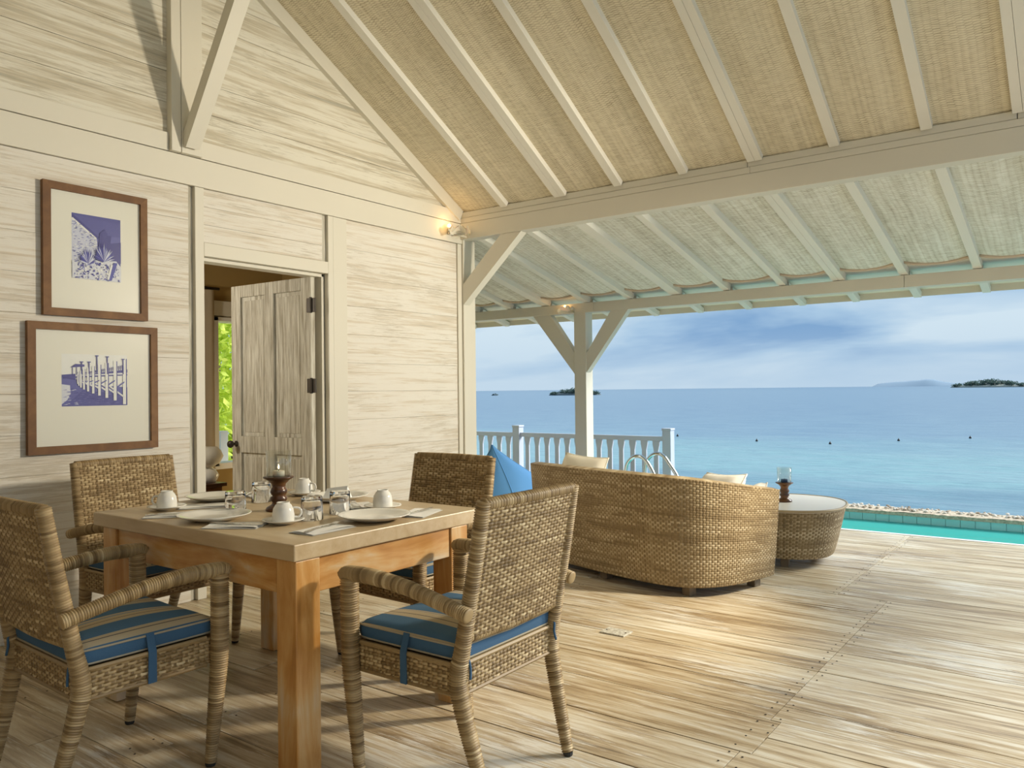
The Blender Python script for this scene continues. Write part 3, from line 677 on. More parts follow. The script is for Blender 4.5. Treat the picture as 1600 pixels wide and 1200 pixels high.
spots = [(-1.774, 2.085, PI/2+.006, 'woven wicker armchair nearest the sofa, its back to the viewer', 'striped blue and tan cushion on the wicker armchair whose back faces the sofa'),
         (-2.716, 1.365, -.037, 'woven wicker armchair cut by the frame edge, on the viewer side of the table', 'striped blue cushion with hanging strap on the armchair cut by the frame edge'),
         (-3.700, 2.100, -PI/2+.05, 'woven wicker armchair against the plank wall under the pictures', 'dark blue striped cushion on the armchair against the plank wall'),
         (-2.655, 2.770, PI-.03, 'woven wicker armchair on the far side of the table, near the blue beanbag', 'pale striped blue cushion on the armchair near the blue beanbag')]
for i, (x, y, a, l1, l2) in enumerate(spots):
    c = chair0 if i == 0 else copy_tree(chair0); u = cush0 if i == 0 else copy_tree(cush0)
    setloc(c, (x, y, 0), a); setloc(u, (x, y, .432), a)
    tag(c, l1, 'chair', 'wicker armchairs round the dining table'); tag(u, l2, 'cushion', 'seat cushions of the dining chairs')

# ------------------------------------------------------------------ dining table
tb = tag(empty('dining_table', (-2.745, 2.118, 0)), 'honey coloured square legged wooden dining table laid for four', 'table')
def tbx(n, a, b, m, bev=.004): return MB().box((a[0]+2.745, a[1]-2.118, a[2]), (b[0]+2.745, b[1]-2.118, b[2]), bev=bev).build(n, m, tb)
tbx('table_top', (-3.401, 1.640, .706), (-2.090, 2.596, .761), M_ttop)
for x0 in (-3.340, -2.196):
    for y0 in (1.650, 2.415): tbx('leg', (x0, y0, 0), (x0+.10, y0+.10, .705), M_tleg)
tbx('apron', (-3.239, 1.662, .588), (-2.197, 1.690, .704), M_tapx); tbx('apron', (-3.239, 2.47, .588), (-2.197, 2.498, .704), M_tapx)
tbx('apron', (-3.325, 1.751, .588), (-3.297, 2.414, .704), M_tapy); tbx('apron', (-2.132, 1.751, .588), (-2.104, 2.414, .704), M_tapy)

# ------------------------------------------------------------------ table setting
TZ = .7615
def make_plate():
    t = empty('dinner_plate'); MB().lathe([(0, .004), (.07, .004), (.075, .001), (.085, .004), (.125, .018), (.137, .023), (.138, .0255), (.135, .026), (.122, .0215), (.086, .009), (.078, .0075), (0, .0075)], 40).build('plate_body', M_ceramic, t, smooth=True); return t
def make_cup():
    t = empty('coffee_cup')   # stands upside down on its saucer
    MB().lathe([(.038, .0), (.0405, .0), (.0405, .004), (.041, .025), (.037, .048), (.029, .062), (.024, .066), (.024, .072), (.0215, .072), (.0205, .067), (0, .066)], 28).build('cup_body', M_ceramic, t, smooth=True)
    MB().tube(catmull([(.037, 0, .016), (.056, 0, .014), (.066, 0, .030), (.058, 0, .046), (.036, 0, .050)], 16), .0042, 8, ref=(0,1,0)).build('handle', M_ceramic, t, smooth=True); return t
def make_saucer():
    t = empty('saucer'); MB().lathe([(0, .003), (.035, .003), (.04, 0), (.045, .003), (.070, .013), (.078, .016), (.077, .019), (.066, .0155), (.042, .008), (0, .007)], 32).build('saucer_body', M_ceramic, t, smooth=True); return t
def make_glass():
    t = empty('glass_tumbler')  # upside down, thick base uppermost
    MB().lathe([(0, .077), (.028, .077), (.0365, .072), (.0385, .002), (.040, 0), (.042, .001), (.0425, .004), (.0402, .086), (.0375, .091), (0, .0915)], 28).build('glass_body', M_solid, t, smooth=True, sharp=50); return t
def make_fork(name='fork'):
    t = empty(name); g = []
    for y, w, z in ((-.10, .009, .0), (-.085, .010, .0), (-.02, .0045, .004), (.04, .004, .003), (.055, .010, .002), (.065, .011, .003)): g.append([(-w, y, z), (w, y, z)])
    G = np.array(g); H = G.copy(); H[..., 2] += .0022; mb = MB(); mb.grid(G, flip=True); mb.grid(H); 
    mb.build('handle', M_steel, t, smooth=True)
    for k in (-1.5, -.5, .5, 1.5): MB().tube([(k*.0058, .063, .004), (k*.0058, .085, .007), (k*.0056, .102, .005)], [.0017, .0015, .0009], 6).build('tine', M_steel, t)
    return t
def make_knife():
    t = empty('table_knife'); MB().box((-.006, -.10, 0), (.006, 0, .005), bev=.002).build('handle', M_steel, t)
    MB().prism([(-.006, 0), (.006, 0), (.0085, .03), (.008, .085), (.002, .112), (-.005, .10)], 2, .0015, .0032).build('blade', M_steel, t); return t
def make_napkin():
    t = empty('napkin'); mb = MB()
    for k, (sx, sy, ang) in enumerate(((.062, .105, 0), (.058, .102, .03), (.05, .098, -.03))):
        n = 10; g = np.zeros((n+1, n+1, 3))
        for i in range(n+1):
            for j in range(n+1):
                a, b = -1+2*i/n, -1+2*j/n; x, y = a*sx, b*sy
                g[i, j] = (x*math.cos(ang)-y*math.sin(ang), x*math.sin(ang)+y*math.cos(ang), .0015+k*.0022+.0018*math.sin(3*a+k)*math.cos(2.3*b+k))
        mb.grid(g); h = g.copy(); h[..., 2] -= .0014; mb.grid(h, flip=True)
    mb.build('folded_cloth', M_napkin, t, smooth=True); return t
protos = dict(plate=make_plate(), cup=make_cup(), saucer=make_saucer(), glass=make_glass(), fork=make_fork(), knife=make_knife(), napkin=make_napkin()); used = {}
def put(kind, x, y, z, a, label, cat, group):
    o = copy_tree(protos[kind]) if used.get(kind) else protos[kind]; used[kind] = 1
    setloc(o, (x, y, z), a); tag(o, label, cat, group); return o
where = ['before the chair nearest the sofa', 'before the chair cut by the frame edge', 'before the chair by the plank wall', 'before the chair near the beanbag']
PL = [(-2.240, 2.135), (-2.775, 1.800), (-3.275, 2.140), (-2.800, 2.445)]
CU = [(-2.420, 2.355), (-2.470, 1.890), (-3.190, 1.845), (-3.070, 2.470)]
GL = [(-2.480, 2.175), (-2.452, 2.010), (-2.850, 1.945), (-3.050, 2.215)]
NR = [(-2.205, 2.345, .35), (-2.575, 1.755, -1.0), (-3.130, 1.985, -.6), (-3.120, 2.30, 1.2)]
NLf = [(-2.235, 1.880, .05), (-3.010, 1.765, -.75), (-3.3, 2.37, 0.3), (-2.560, 2.345, .9)]
CA = [2.2, 1.0, -2.6, .3]
for i in range(4):
    put('plate', *PL[i], TZ, 0, 'white china dinner plate '+where[i], 'plate', 'dinner plates on the table')
    put('saucer', *CU[i], TZ, 0, 'white saucer under an upturned cup '+where[i], 'saucer', 'saucers on the table')
    put('cup', *CU[i], TZ+.0085, CA[i], 'white cup upside down on its saucer '+where[i], 'cup', 'coffee cups on the table')
    put('glass', *GL[i], TZ, 0, 'clear tumbler turned upside down '+where[i], 'glass', 'glass tumblers on the table')
    x, y, a = NLf[i]; put('napkin', x, y, TZ, a, 'folded white napkin under a fork '+where[i], 'napkin', 'folded napkins on the table')
    put('fork', x, y, TZ+.0085, a+.2, 'steel fork on a folded napkin '+where[i], 'fork', 'forks on the table')
    x, y, a = NR[i]; put('napkin', x, y, TZ, a, 'folded white napkin under a knife '+where[i], 'napkin', 'folded napkins on the table')
    put('knife', x, y, TZ+.0085, a-.15, 'steel table knife on a folded napkin '+where[i], 'knife', 'knives on the table')
nb = tag(empty('tented_napkin', (-2.755, 2.40, TZ+.008), .5), 'white napkin folded into a tent on the plate near the beanbag chair', 'napkin')
MB().add([(-.055, -.05, 0), (.055, -.05, 0), (.055, .05, 0), (-.055, .05, 0), (-.045, 0, .05), (.05, 0, .062), (-.055, -.053, 0), (.055, -.053, 0), (-.045, -.003, .052), (.05, -.003, .064)],
         [(0,1,5,4), (3,4,5,2), (1,2,5), (0,4,3), (7,6,8,9)]).build('folded_cloth', M_napkin, nb)

def candle_holder(name, loc, label, wax, lit):
    t = tag(empty(name, loc), label, 'candle holder')
    MB().lathe([(0, 0), (.052, 0), (.054, .006), (.050, .014), (.030, .026), (.026, .034), (.034, .044), (.034, .054), (.026, .062), (.032, .070), (.035, .080), (.031, .090), (.026, .098), (.030, .112), (.044, .126), (.062, .136), (.063, .141), (.055, .142), (0, .142)], 36).build('turned_stand', M_turned, t, smooth=True)
    MB().lathe([(0, .142), (.024, .142), (.024, .164), (.020, .166), (0, .164)], 20).build('candle', wax, t, smooth=True); cn = t.children[-1]
    MB().tube([(0, 0, .163), (.001, 0, .172)], .0012, 6).build('wick', M_black, cn)
    MB().lathe([(.049, .143), (.052, .25), (.0505, .25), (.0475, .143)], 36).build('glass_chimney', M_glass, t, smooth=True)
    if lit:
        fm = bpy.data.materials.new('flame'); fm.use_nodes = True; b = fm.node_tree.nodes['Principled BSDF']; b.inputs['Emission Color'].default_value = (1, .7, .35, 1); b.inputs['Emission Strength'].default_value = 6
        MB().lathe([(0, .172), (.003, .175), (.004, .180), (.002, .188), (0, .194)], 10).build('flame', fm, cn, smooth=True)
    return t
candle_holder('candle_holder', (-2.765, 2.094, TZ), 'turned dark wood candle holder with glass chimney in the middle of the dining table', M_wax, True)

# ------------------------------------------------------------------ pictures
def picture(name, y0, y1, z0, z1, fw, inner, polys, label):
    t = tag(empty(name, (XW+.006, (y0+y1)/2, z0)), label, 'picture'); Y, Z = (y0+y1)/2, z0; h = (y1-y0)/2; H = z1-z0
    for pts in (((-h, 0), (h, 0), (h-fw, fw), (-h+fw, fw)), ((h, 0), (h, H), (h-fw, H-fw), (h-fw, fw)), ((h, H), (-h, H), (-h+fw, H-fw), (h-fw, H-fw)), ((-h, H), (-h, 0), (-h+fw, fw), (-h+fw, H-fw))):
        bm = bmesh.new(); mb = MB(); mb.prism(list(pts), 0, 0, .028); mb.build('frame_rail', M_frame, t)
    MB().box((.002, -h+fw*.7, fw*.7), (.012, h-fw*.7, H-fw*.7)).build('mount', M_matb, t)
    iy0, iy1, iz0, iz1 = inner; mb = MB()
    for k, (poly, tone) in enumerate(polys):
        x = .0122+k*.000022
        P = [(x, iy0-Y+(iy1-iy0)*u, iz0-Z+(iz1-iz0)*v) for u, v in poly]
        mb.add(P, [tuple(range(len(P)))], tone)
    mb.build('print', M_print, t)
    MB().box((.0170, -h+fw*.8, fw*.8), (.0178, h-fw*.8, H-fw*.8)).build('picture_glass', M_pane, t)
q = random.Random(4)
R1 = [([(0,0),(1,0),(1,1),(0,1)], .12), ([(0,.98),(1,.92),(1,.6),(.5,.62)], .16), ([(.45,.70),(1,.72),(1,.60),(.5,.60)], .26)]
R1 += [([(0,.24),(0,.93),(.5,.66),(.53,.42),(.55,.3)], .72), ([(0,.95),(.02,.98),(.55,.68),(.52,.64)], .02), ([(0,.90),(.02,.93),(.5,.66),(.49,.64)], .95)]
for k in range(150):
    u = q.uniform(0, .5); v = q.uniform(.26, .9-.5*u); w = q.uniform(.02, .05); R1.append(([(u,v),(u+w,v+.004),(u+w,v+.012),(u,v+.010)], q.choice((.2, .4, .95))))
R1 += [([(.52,.4),(.56,.75),(.66,.8),(.72,.72),(.80,.72),(.78,.6),(1,.64),(1,.30),(.6,.3)], .03), ([(.58,.74),(.66,.82),(.72,.74),(.66,.66)], .06)]
R1 += [([(0,0),(1,0),(1,.24),(.9,.33),(.5,.30),(.3,.24),(0,.27)], .80)]
for k in range(170):
    u = q.uniform(0, .94); v = q.uniform(.0, .26); w = q.uniform(.015, .06); R1.append(([(u,v),(u+w,v+q.uniform(-.02,.02)),(u+w*.8,v+.022),(u+.01,v+.018)], q.choice((.05, .25, .6, 1))))
R1 += [([(.72,0),(.80,.02),(.92,.30),(.84,.30)], .25), ([(.70,.03),(.74,.02),(.82,.26),(.78,.27)], .95)]
for cx, cy, rr, n in ((.30, .235, .26, 29), (.62, .30, .30, 31)):
    for k in range(n):
        a = PI*(.06+.88*k/(n-1)); rl = rr*(.8+.25*q.random()); dx, dy = math.cos(a)*rl*.8, math.sin(a)*rl
        nx, ny = -math.sin(a)*.013, math.cos(a)*.013
        R1.append(([(cx-nx, cy-ny), (cx+nx, cy+ny), (cx+dx*.6+nx*.8, cy+dy*.6+ny*.8), (cx+dx, cy+dy), (cx+dx*.6-nx*.8, cy+dy*.6-ny*.8)], q.choice((.02, .08, .3, .75))))
R2 = [([(0,0),(1,0),(1,1),(0,1)], .97), ([(0,0),(1,0),(1,.36),(.55,.40),(.2,.52),(0,.56)], .22), ([(0,.04),(0,.42),(.12,.40),(.13,.24),(.08,.12)], .80), ([(.13,.10),(1,.0),(1,.22),(.3,.30)], .10), ([(0,0),(1,0),(1,.08),(.2,.14)], .14)]
for k in range(90):
    u = q.uniform(0, .9); v = q.uniform(.0, .33); R2.append(([(u,v),(u+.07,v+.004),(u+.05,v+.014)], q.choice((.02, .35, .7 if u < .2 else .3))))
# pier deck receding to the left
R2 += [([(.02,.57),(1,.72),(1,.60),(.02,.53)], .05), ([(.18,.59),(1,.655),(1,.62),(.18,.57)], .85), ([(0,.60),(.2,.62),(.2,.50),(0,.56)], .04)]
R2 += [([(.20,.62),(.97,.86),(.97,.83),(.20,.60)], .9), ([(.20,.60),(.97,.74),(.97,.71),(.20,.585)], .9)]
for k in range(38):
    u = .22+.75*(k/37)**1.5; R2.append(([(u,.60+.13*(u-.2)),(u+.006+.008*u,.60+.13*(u-.2)),(u+.006+.008*u,.615+.26*(u-.2)),(u,.615+.26*(u-.2))], .10))
for k in range(11):
    u = .95-.74*(1-(1-k/10)**2.2)*.98; w = .046*(1-k/12.5)+.004; b = .02+.44*(k/10)**.75
    R2.append(([(u-w/2,b),(u+w/2,b),(u+w/2,.93-.33*(k/10)**.8),(u-w/2,.93-.33*(k/10)**.8)], .95)); R2.append(([(u+w/2,b),(u+w*.8,b),(u+w*.8,.93-.33*(k/10)**.8),(u+w/2,.93-.33*(k/10)**.8)], .08))
    if k < 7:
        un = u-.30*(1-k/9); R2.append(([(u,b+.12),(u,b+.16),(un,b+.42*(1-k/9)+.02),(un,b+.38*(1-k/9)+.02)], .9)); R2.append(([(u,b+.46*(1-k/9)),(u,b+.43*(1-k/9)),(un,b+.16),(un,b+.19)], .25))
for u, h in ((.93, .93), (.68, .97), (.52, .985), (.40, .86), (.29, .86)): R2.append(([(u-.008,.62),(u+.008,.62),(u+.008,h),(u-.008,h)], .06)); R2.append(([(u-.025,h-.02),(u+.025,h-.02),(u+.025,h),(u-.025,h)], .08))
R2 += [([(.12,.74),(.20,.81),(.33,.80),(.33,.76)], .05), ([(.15,.60),(.16,.60),(.16,.75),(.15,.75)], .08), ([(.21,.60),(.22,.60),(.22,.76),(.21,.76)], .08), ([(.28,.62),(.29,.62),(.29,.77),(.28,.77)], .08)]
picture('picture_frame', 1.877, 2.441, 1.672, 2.377, .040, (2.027, 2.291, 1.880, 2.230), R1, 'brown framed blue print of spiky plants by a stone wall, upper of the two pictures')
picture('picture_frame', 1.800, 2.497, .945, 1.636, .040, (1.971, 2.324, 1.192, 1.472), R2, 'brown framed blue print of a wooden pier, lower and wider of the two pictures')

# ------------------------------------------------------------------ sofa
SO = empty('sofa', (-2.71, 4.544, 0), math.radians(-16))
tag(SO, 'golden wicker curved back sofa facing the sea, its woven back to the viewer', 'sofa')
half = [(0, 0), (.22, .004), (.40, .014), (.54, .036), (.65, .075), (.74, .14), (.80, .225), (.838, .35), (.850, .50), (.845, .66), (.835, .78)]
pl = [(-x, y) for x, y in half[::-1]]+half[1:]
pb, _ = resample(catmull([(x, y, 0) for x, y in pl], 300), 400)
tgn = np.gradient(pb, axis=0); nrm2 = np.stack([tgn[:,1], -tgn[:,0]], -1); nrm2 /= np.linalg.norm(nrm2, axis=1, keepdims=True)
tt_ = np.linspace(0, 1, 400)
def top_h(y): return np.interp(y, [0, .12, .35, .55, .78], [.727, .712, .672, .640, .606])
def shell(off, z0=.06, flare=.05):
    def P(u, v):
        x = np.interp(u, tt_, pb[:,0]); y = np.interp(u, tt_, pb[:,1]); nx = np.interp(u, tt_, nrm2[:,0]); ny = np.interp(u, tt_, nrm2[:,1])
        zt = top_h(y)+.0*u; z = z0+(zt-z0)*v; f = off+flare*v**.8
        pos = np.stack([x+nx*f, y+ny*f, z], -1); n = np.stack([nx, ny, np.full_like(nx, -.08)], -1); return pos, n
    return P
g, tn = weave(shell(0), 168, 46, a=.0024, b=.0026, su=5, sv=4, seed=21, chunk=6, rows=.9)
mb = MB(); mb.grid(g, tn); mb.build('woven_back', M_wick2, SO, smooth=True)
g2, n2 = shell(-.06)(tt_[:, None]*np.ones((1, 12)), np.linspace(0, 1, 12)[None, :]*np.ones((400, 1)))
mb = MB(); mb.grid(g2, flip=True); mb.build('inner_back', M_wick2, SO, smooth=True)
rimp = [(pb[k,0]+nrm2[k,0]*.02, pb[k,1]+nrm2[k,1]*.02, float(top_h(pb[k,1]))) for k in range(0, 400, 4)]
mb = MB(); q1 = [(a+nrm2[4*i,0]*.03, b+nrm2[4*i,1]*.03, z) for i, (a, b, z) in enumerate(rimp)]; q0 = [(a-nrm2[4*i,0]*.08, b-nrm2[4*i,1]*.08, z) for i, (a, b, z) in enumerate(rimp)]
G = np.zeros((len(rimp), 7, 3))
for i in range(len(rimp)):
    for k in range(7):
        f = k/6; G[i, k] = np.array(q1[i])*(1-f)+np.array(q0[i])*f; G[i, k, 2] += .010*math.sin(PI*f)-.001
tr_ = np.repeat(np.clip(rng.normal(.6, .18, (len(rimp), 1)), 0, 1), 7, axis=1); mb.grid(G, tr_, flip=True)
mb.build('top_rim', M_wick2, SO, smooth=True)
mb = MB()
for e_ in (0, 399):   # arm ends
    o_ = [g[0 if e_ == 0 else -1, k] for k in (0, 60, 120, -1)]; i_ = [g2[e_, k] for k in (0, 4, 7, -1)]
    mb.add([tuple(p) for p in o_]+[tuple(p) for p in i_], [(0,4,5,1), (1,5,6,2), (2,6,7,3)], .5)
mb.build('arm_end', M_wick2, SO)
bot = [(pb[k,0]*.985, pb[k,1]*.985+.005) for k in range(0, 400, 8)]
MB().prism(bot, 2, .062, .30, .4).build('seat_base', M_wick2, SO)
for x, y in ((-.62, .14), (0.02, .10), (.66, .17), (.77, .66), (-.77, .66)): MB().box((x-.03, y-.03, 0), (x+.03, y+.03, .075), bev=.003).build('foot', M_foot, SO)
sc_ = tag(empty('sofa_cushion', (-2.71, 4.544, .301), math.radians(-16)), 'cream seat cushion filling the wicker sofa', 'cushion')
MB().prism([(x*.90, .075+y*.92) for x, y in bot], 2, 0, .10).build('cushion_cover', M_cream, sc_)
def make_pillow(name, w, h, th, m, loc, rot, label):
    n = 18; t = tag(empty(name, loc), label, 'pillow'); t.rotation_euler = rot; mb = MB()
    for s in (1, -1):
        g = np.zeros((n+1, n+1, 3))
        for i in range(n+1):
            for j in range(n+1):
                a, b = -1+2*i/n, -1+2*j/n
                k = 1-.07*(1-abs(a)**2)*abs(b)**2; k2 = 1-.07*(1-abs(b)**2)*abs(a)**2
                z = th*((1-a**4)*(1-b**4))**.5 + .006*math.sin(5*a+3*b)*(1-a*a)*(1-b*b)
                g[i, j] = (a*w/2*k2, b*h/2*k, s*z)
        mb.grid(g, flip=(s < 0))
    mb.build('pillow_cover', m, t, smooth=True)
    MB().tube([(w/2*a*(1-.07*(1-abs(b)**2)*abs(a)), h/2*b*(1-.07*(1-abs(a)**2)*abs(b)), 0) for a, b in [(-1+2*k/12, -1) for k in range(13)]+[(1, -1+2*k/12) for k in range(1, 13)]+[(1-2*k/12, 1) for k in range(1, 13)]+[(-1, 1-2*k/12) for k in range(1, 13)]], .005, 6, .5, False, ref=(0,0,1)).build('piping', m, t, smooth=True)
    return t
make_pillow('sofa_pillow', .44, .42, .065, M_cream, (-3.07, 4.955, .575), (math.radians(68), math.radians(2), math.radians(-14)), 'cream square pillow leaning on the sofa back, under the eave post')
make_pillow('sofa_pillow', .46, .44, .07, M_whitec, (-2.06, 4.98, .500), (math.radians(58), math.radians(-4), math.radians(-35)), 'white pillow leaning in the sofa corner beside the low wicker table')
make_pillow('sofa_pillow', .42, .40, .07, M_whitec, (-1.93, 5.20, .450), (math.radians(40), math.radians(6), math.radians(-70)), 'white pillow lying lower in front of the other white sofa pillow')

# ------------------------------------------------------------------ coffee table
CT = tag(empty('coffee_table', (-1.925, 5.89, 0), .15), 'low round wicker table with pale smooth top, right of the sofa', 'table')
th = np.linspace(0, 2*PI, 401)
def sup(a, r, n=2.5): c, s = np.cos(a), np.sin(a); k = (np.abs(c)**n+np.abs(s)**n)**(-1/n); return r*k*c, r*k*s
def P(u, v):
    a = u*2*PI; x0, y0 = sup(a, 1.0); r = .372+.085*v**.85; z = .065+v*.345; pos = np.stack([x0*r, y0*r, z], -1); n = np.stack([np.cos(a), np.sin(a), np.full_like(a, -.12)], -1); return pos, n
g, tn = weave(P, 130, 26, a=.0024, b=.0026, su=5, sv=4, seed=31, chunk=5, rows=1.0); mb = MB(); mb.grid(g, tn); mb.build('woven_side', M_wick2, CT, smooth=True)
x0, y0 = sup(th[:-1:4], .456); MB().prism(list(zip(x0, y0)), 2, .396, .412).build('table_top', Mat('pale_table_top', .35, (.80, .76, .67)).m, CT)
mb = MB(); mb.tube([(x*1.012, y*1.012, .408) for x, y in zip(x0, y0)]+[(x0[0]*1.012, y0[0]*1.012, .408)], .009, 6, .65, False, ref=(0,0,1)); mb.build('top_rim', M_wick2, CT, smooth=True)
x1, y1 = sup(th[:-1:8], .366); MB().prism(list(zip(x1, y1)), 2, .066, .08).build('bottom_panel', M_wick2, CT)
for a in (.8, 2.4, 3.9, 5.0): MB().box((.31*math.cos(a)-.028, .31*math.sin(a)-.028, 0), (.31*math.cos(a)+.028, .31*math.sin(a)+.028, .07), bev=.003).build('foot', M_foot, CT)
candle_holder('candle_holder', (-1.885, 5.90, .4125), 'small wooden candle holder with a blue candle on the low wicker table', M_bluewax, False)

# ------------------------------------------------------------------ beanbag
BB = tag(empty('beanbag', (-4.42, 5.98, 0)), 'bright blue canvas beanbag with a peaked top behind the far dining chair', 'beanbag')
nu, nv = 48, 30; G = np.zeros((nu+1, nv+1, 3))
for i in range(nu+1):
    a = 2*PI*i/nu
    for j in range(nv+1):
        t = j/nv; z = .74*(t**.95); pr_ = [(0, .40), (.08, .47), (.25, .47), (.42, .40), (.6, .28), (.8, .125), (.94, .03), (1, .004)]
        r = float(np.interp(t, [p[0] for p in pr_], [p[1] for p in pr_])); n_ = 2.8-.8*t
        c, s = math.cos(a), math.sin(a); k = (abs(c)**n_+abs(s)**n_)**(-1/n_); fold = 1+.03*math.sin(5*a+4*t)*(1-t)+.02*math.sin(9*a-11*t)*(1-t)
        G[i, j] = (r*k*c*fold-.21*t**1.4, r*k*s*fold-.05*t, z+.012*math.sin(7*a+3*t)*(1-t)*t)
mb = MB(); mb.grid(G); mb.build('beanbag_cover', M_bean, BB, smooth=True)
for kk in (6, 18, 30, 42):
    MB().tube([tuple(G[kk, j]*np.array([1.004, 1.004, 1])) for j in range(0, nv+1)], .004, 6).build('seam', M_bean, BB, smooth=True)

# ------------------------------------------------------------------ railing
RL = tag(empty('railing', (-6.49, 8.9, 0)), 'white painted balustrade of flat balusters at the sea edge of the deck', 'railing')
ox = 6.49
for x in (-8.75, -6.49, -4.235):
    MB().box((x+ox-.055, -.055, -.02), (x+ox+.055, .055, .745), bev=.004).build('newel_post', M_rail, RL)
    MB().box((x+ox-.062, -.062, .745), (x+ox+.062, .062, .772), bev=.006).build('post_cap', M_rail, RL)
for a, b in ((-8.75, -6.49), (-6.49, -4.235)):
    MB().box((a+ox+.055, -.028, .615), (b+ox-.055, .028, .672), bev=.004).build('top_rail', M_rail, RL); MB().box((a+ox+.055, -.02, .06), (b+ox-.055, .02, .11), bev=.003).build('bottom_rail', M_rail, RL)
    nb_ = 13; sp_ = (b-a)/(nb_+1)
    for k in range(nb_):
        x = a+ox+sp_*(k+1); MB().prism([(x-.030, .11), (x+.030, .11), (x+.030, .50), (x+.046, .575), (x+.046, .615), (x-.046, .615), (x-.046, .575), (x-.030, .50)], 1, -.011, .011).build('baluster', M_rail, RL)

# ------------------------------------------------------------------ pool
PX0, PX1 = -4.1, 3.2
pool = tag(empty('pool'), 'turquoise tiled plunge pool along the end of the deck', 'pool', kind='structure')
MB().box((PX0-.1, 7.25, -1.3), (PX1, 8.8, -1.1)).build('pool_floor', M_tile, pool)
MB().box((PX0-.1, 7.20, -1.2), (PX1, 7.33, -.04)).build('pool_wall', M_tile, pool); MB().box((PX0-.15, 7.33, -1.2), (PX0, 8.8, -.04)).build('pool_wall', M_tile, pool)
MB().box((PX0-.1, 8.652, -1.2), (PX1, 8.95, -.012)).build('pool_wall', M_grout, pool)
MB().box((PX0, 7.332, -.05), (PX1, 7.385, .004), bev=.004).build('coping_strip', M_cop, pool)
tw = .125
for r_ in range(3):
    for k in range(int((PX1-PX0)/tw)):
        x = PX0+k*tw; MB().box((x+.002, 8.640, -.385+r_*.125+.002), (x+tw-.002, 8.654, -.385+(r_+1)*.125-.002)).build('tile', M_tile, pool)
MB().box((PX0, 7.33, -.104), (PX1, 8.652, -.10)).build('water', M_water, pool)
cop = MB(); n = 150; g = np.zeros((n+1, 8, 3))
for i in range(n+1):
    for j in range(8):
        x = PX0-.1+(PX1-PX0+.1)*i/n; y = 8.625+.33*j/7; g[i, j] = (x, y, .004+.012*math.sin(PI*j/7)+random.uniform(-.004, .004))
cop.grid(g); cop.box((PX0-.1, 8.626, -.03), (PX1, 8.95, .003)); cop.build('far_coping', M_sand, pool)
pe = MB()
for k in range(900):
    x = random.uniform(PX0, PX1); y = 8.70+abs(random.gauss(0, .11)); r_ = random.uniform(.008, .02)
    pe.lathe([(0, 0), (r_, .2*r_), (r_*.9, r_*.8), (0, r_*1.1)], 6, (x, min(y, 8.94), .010), random.random())
po = pe.build('pebbles', None, pool); pm = Mat('pebble', .8); pm.color(pm.ramp(pm.attr(), [(0, (.35, .27, .20)), (.5, (.62, .54, .44)), (1, (.85, .82, .76))])); po.data.materials.append(pm.m); po['kind'] = 'stuff'
# terrace foundation down to the shore
tf = tag(empty('wall_foundation'), 'stone foundation under the terrace and pool', 'foundation', kind='structure')
MB().box((-9.2, -2.2, -3.6), (3.2, 7.2, -.17)).build('foundation_block', M_sand, tf); MB().box((PX0-.2, 7.2, -3.6), (3.2, 8.95, -1.31)).build('foundation_block', M_sand, tf); MB().box((-9.2, 7.2, -3.6), (PX0-.2, 9.12, -.17)).build('foundation_block', M_sand, tf)
ld = tag(empty('pool_ladder', (-4.05, 8.1, 0)), 'chrome pool ladder handrails rising behind the sofa', 'ladder')
for y, x0, x1 in ((-.22, -.23, .14), (.20, -.20, .20)):
    MB().tube(catmull([(x0, y, 0), (x0, y, .26), (x0+.03, y, .42), (x0+.12, y, .505), (x0+.22, y, .50), (x0+.31, y, .40), (x1+.02, y, .22), (x1+.08, y, -.10), (x1+.08, y, -.7)], 40), .021, 12, ref=(0,1,0)).build('handrail', M_chrome, ld, smooth=True)
    MB().lathe([(0, 0), (.04, 0), (.04, .008), (0, .01)], 16, (x0, y, .0)).build('flange', M_chrome, ld)
for z in (-.25, -.5): MB().box((.20, -.22, z-.015), (.27, .20, z+.015)).build('rung', M_chrome, ld)

# ------------------------------------------------------------------ sea, islands, hills
sea = empty('sea', (0, 0, -3.0)); tag(sea, 'blue sea with turquoise shallows reaching the horizon', 'sea', kind='structure')
mb = MB(); ys = [5, 40, 150, 600, 3000, 40000]; xs = [-40000, -3000, -300, -40, 40, 300, 3000, 40000]
G = np.zeros((len(xs), len(ys), 3))
for i, x in enumerate(xs):
    for j, y in enumerate(ys): G[i, j] = (x, y, 0)
mb.grid(G); mb.build('sea_surface', M_sea, sea)
def leaf_cloud(mb, pts, size, rnd):
    for (x, y, z) in pts:
        n = Vector((rnd.gauss(0,1), rnd.gauss(0,1), rnd.gauss(0,1)+.5)).normalized(); u = n.orthogonal().normalized(); u.rotate(Quaternion(n, rnd.uniform(0, 6.28))); w = n.cross(u); s = size*rnd.uniform(.6, 1.3)
        c = Vector((x, y, z)); mb.add([c-u*s, c-w*s*.45, c+u*s, c+w*s*.45], [(0,1,2,3)], rnd.random())
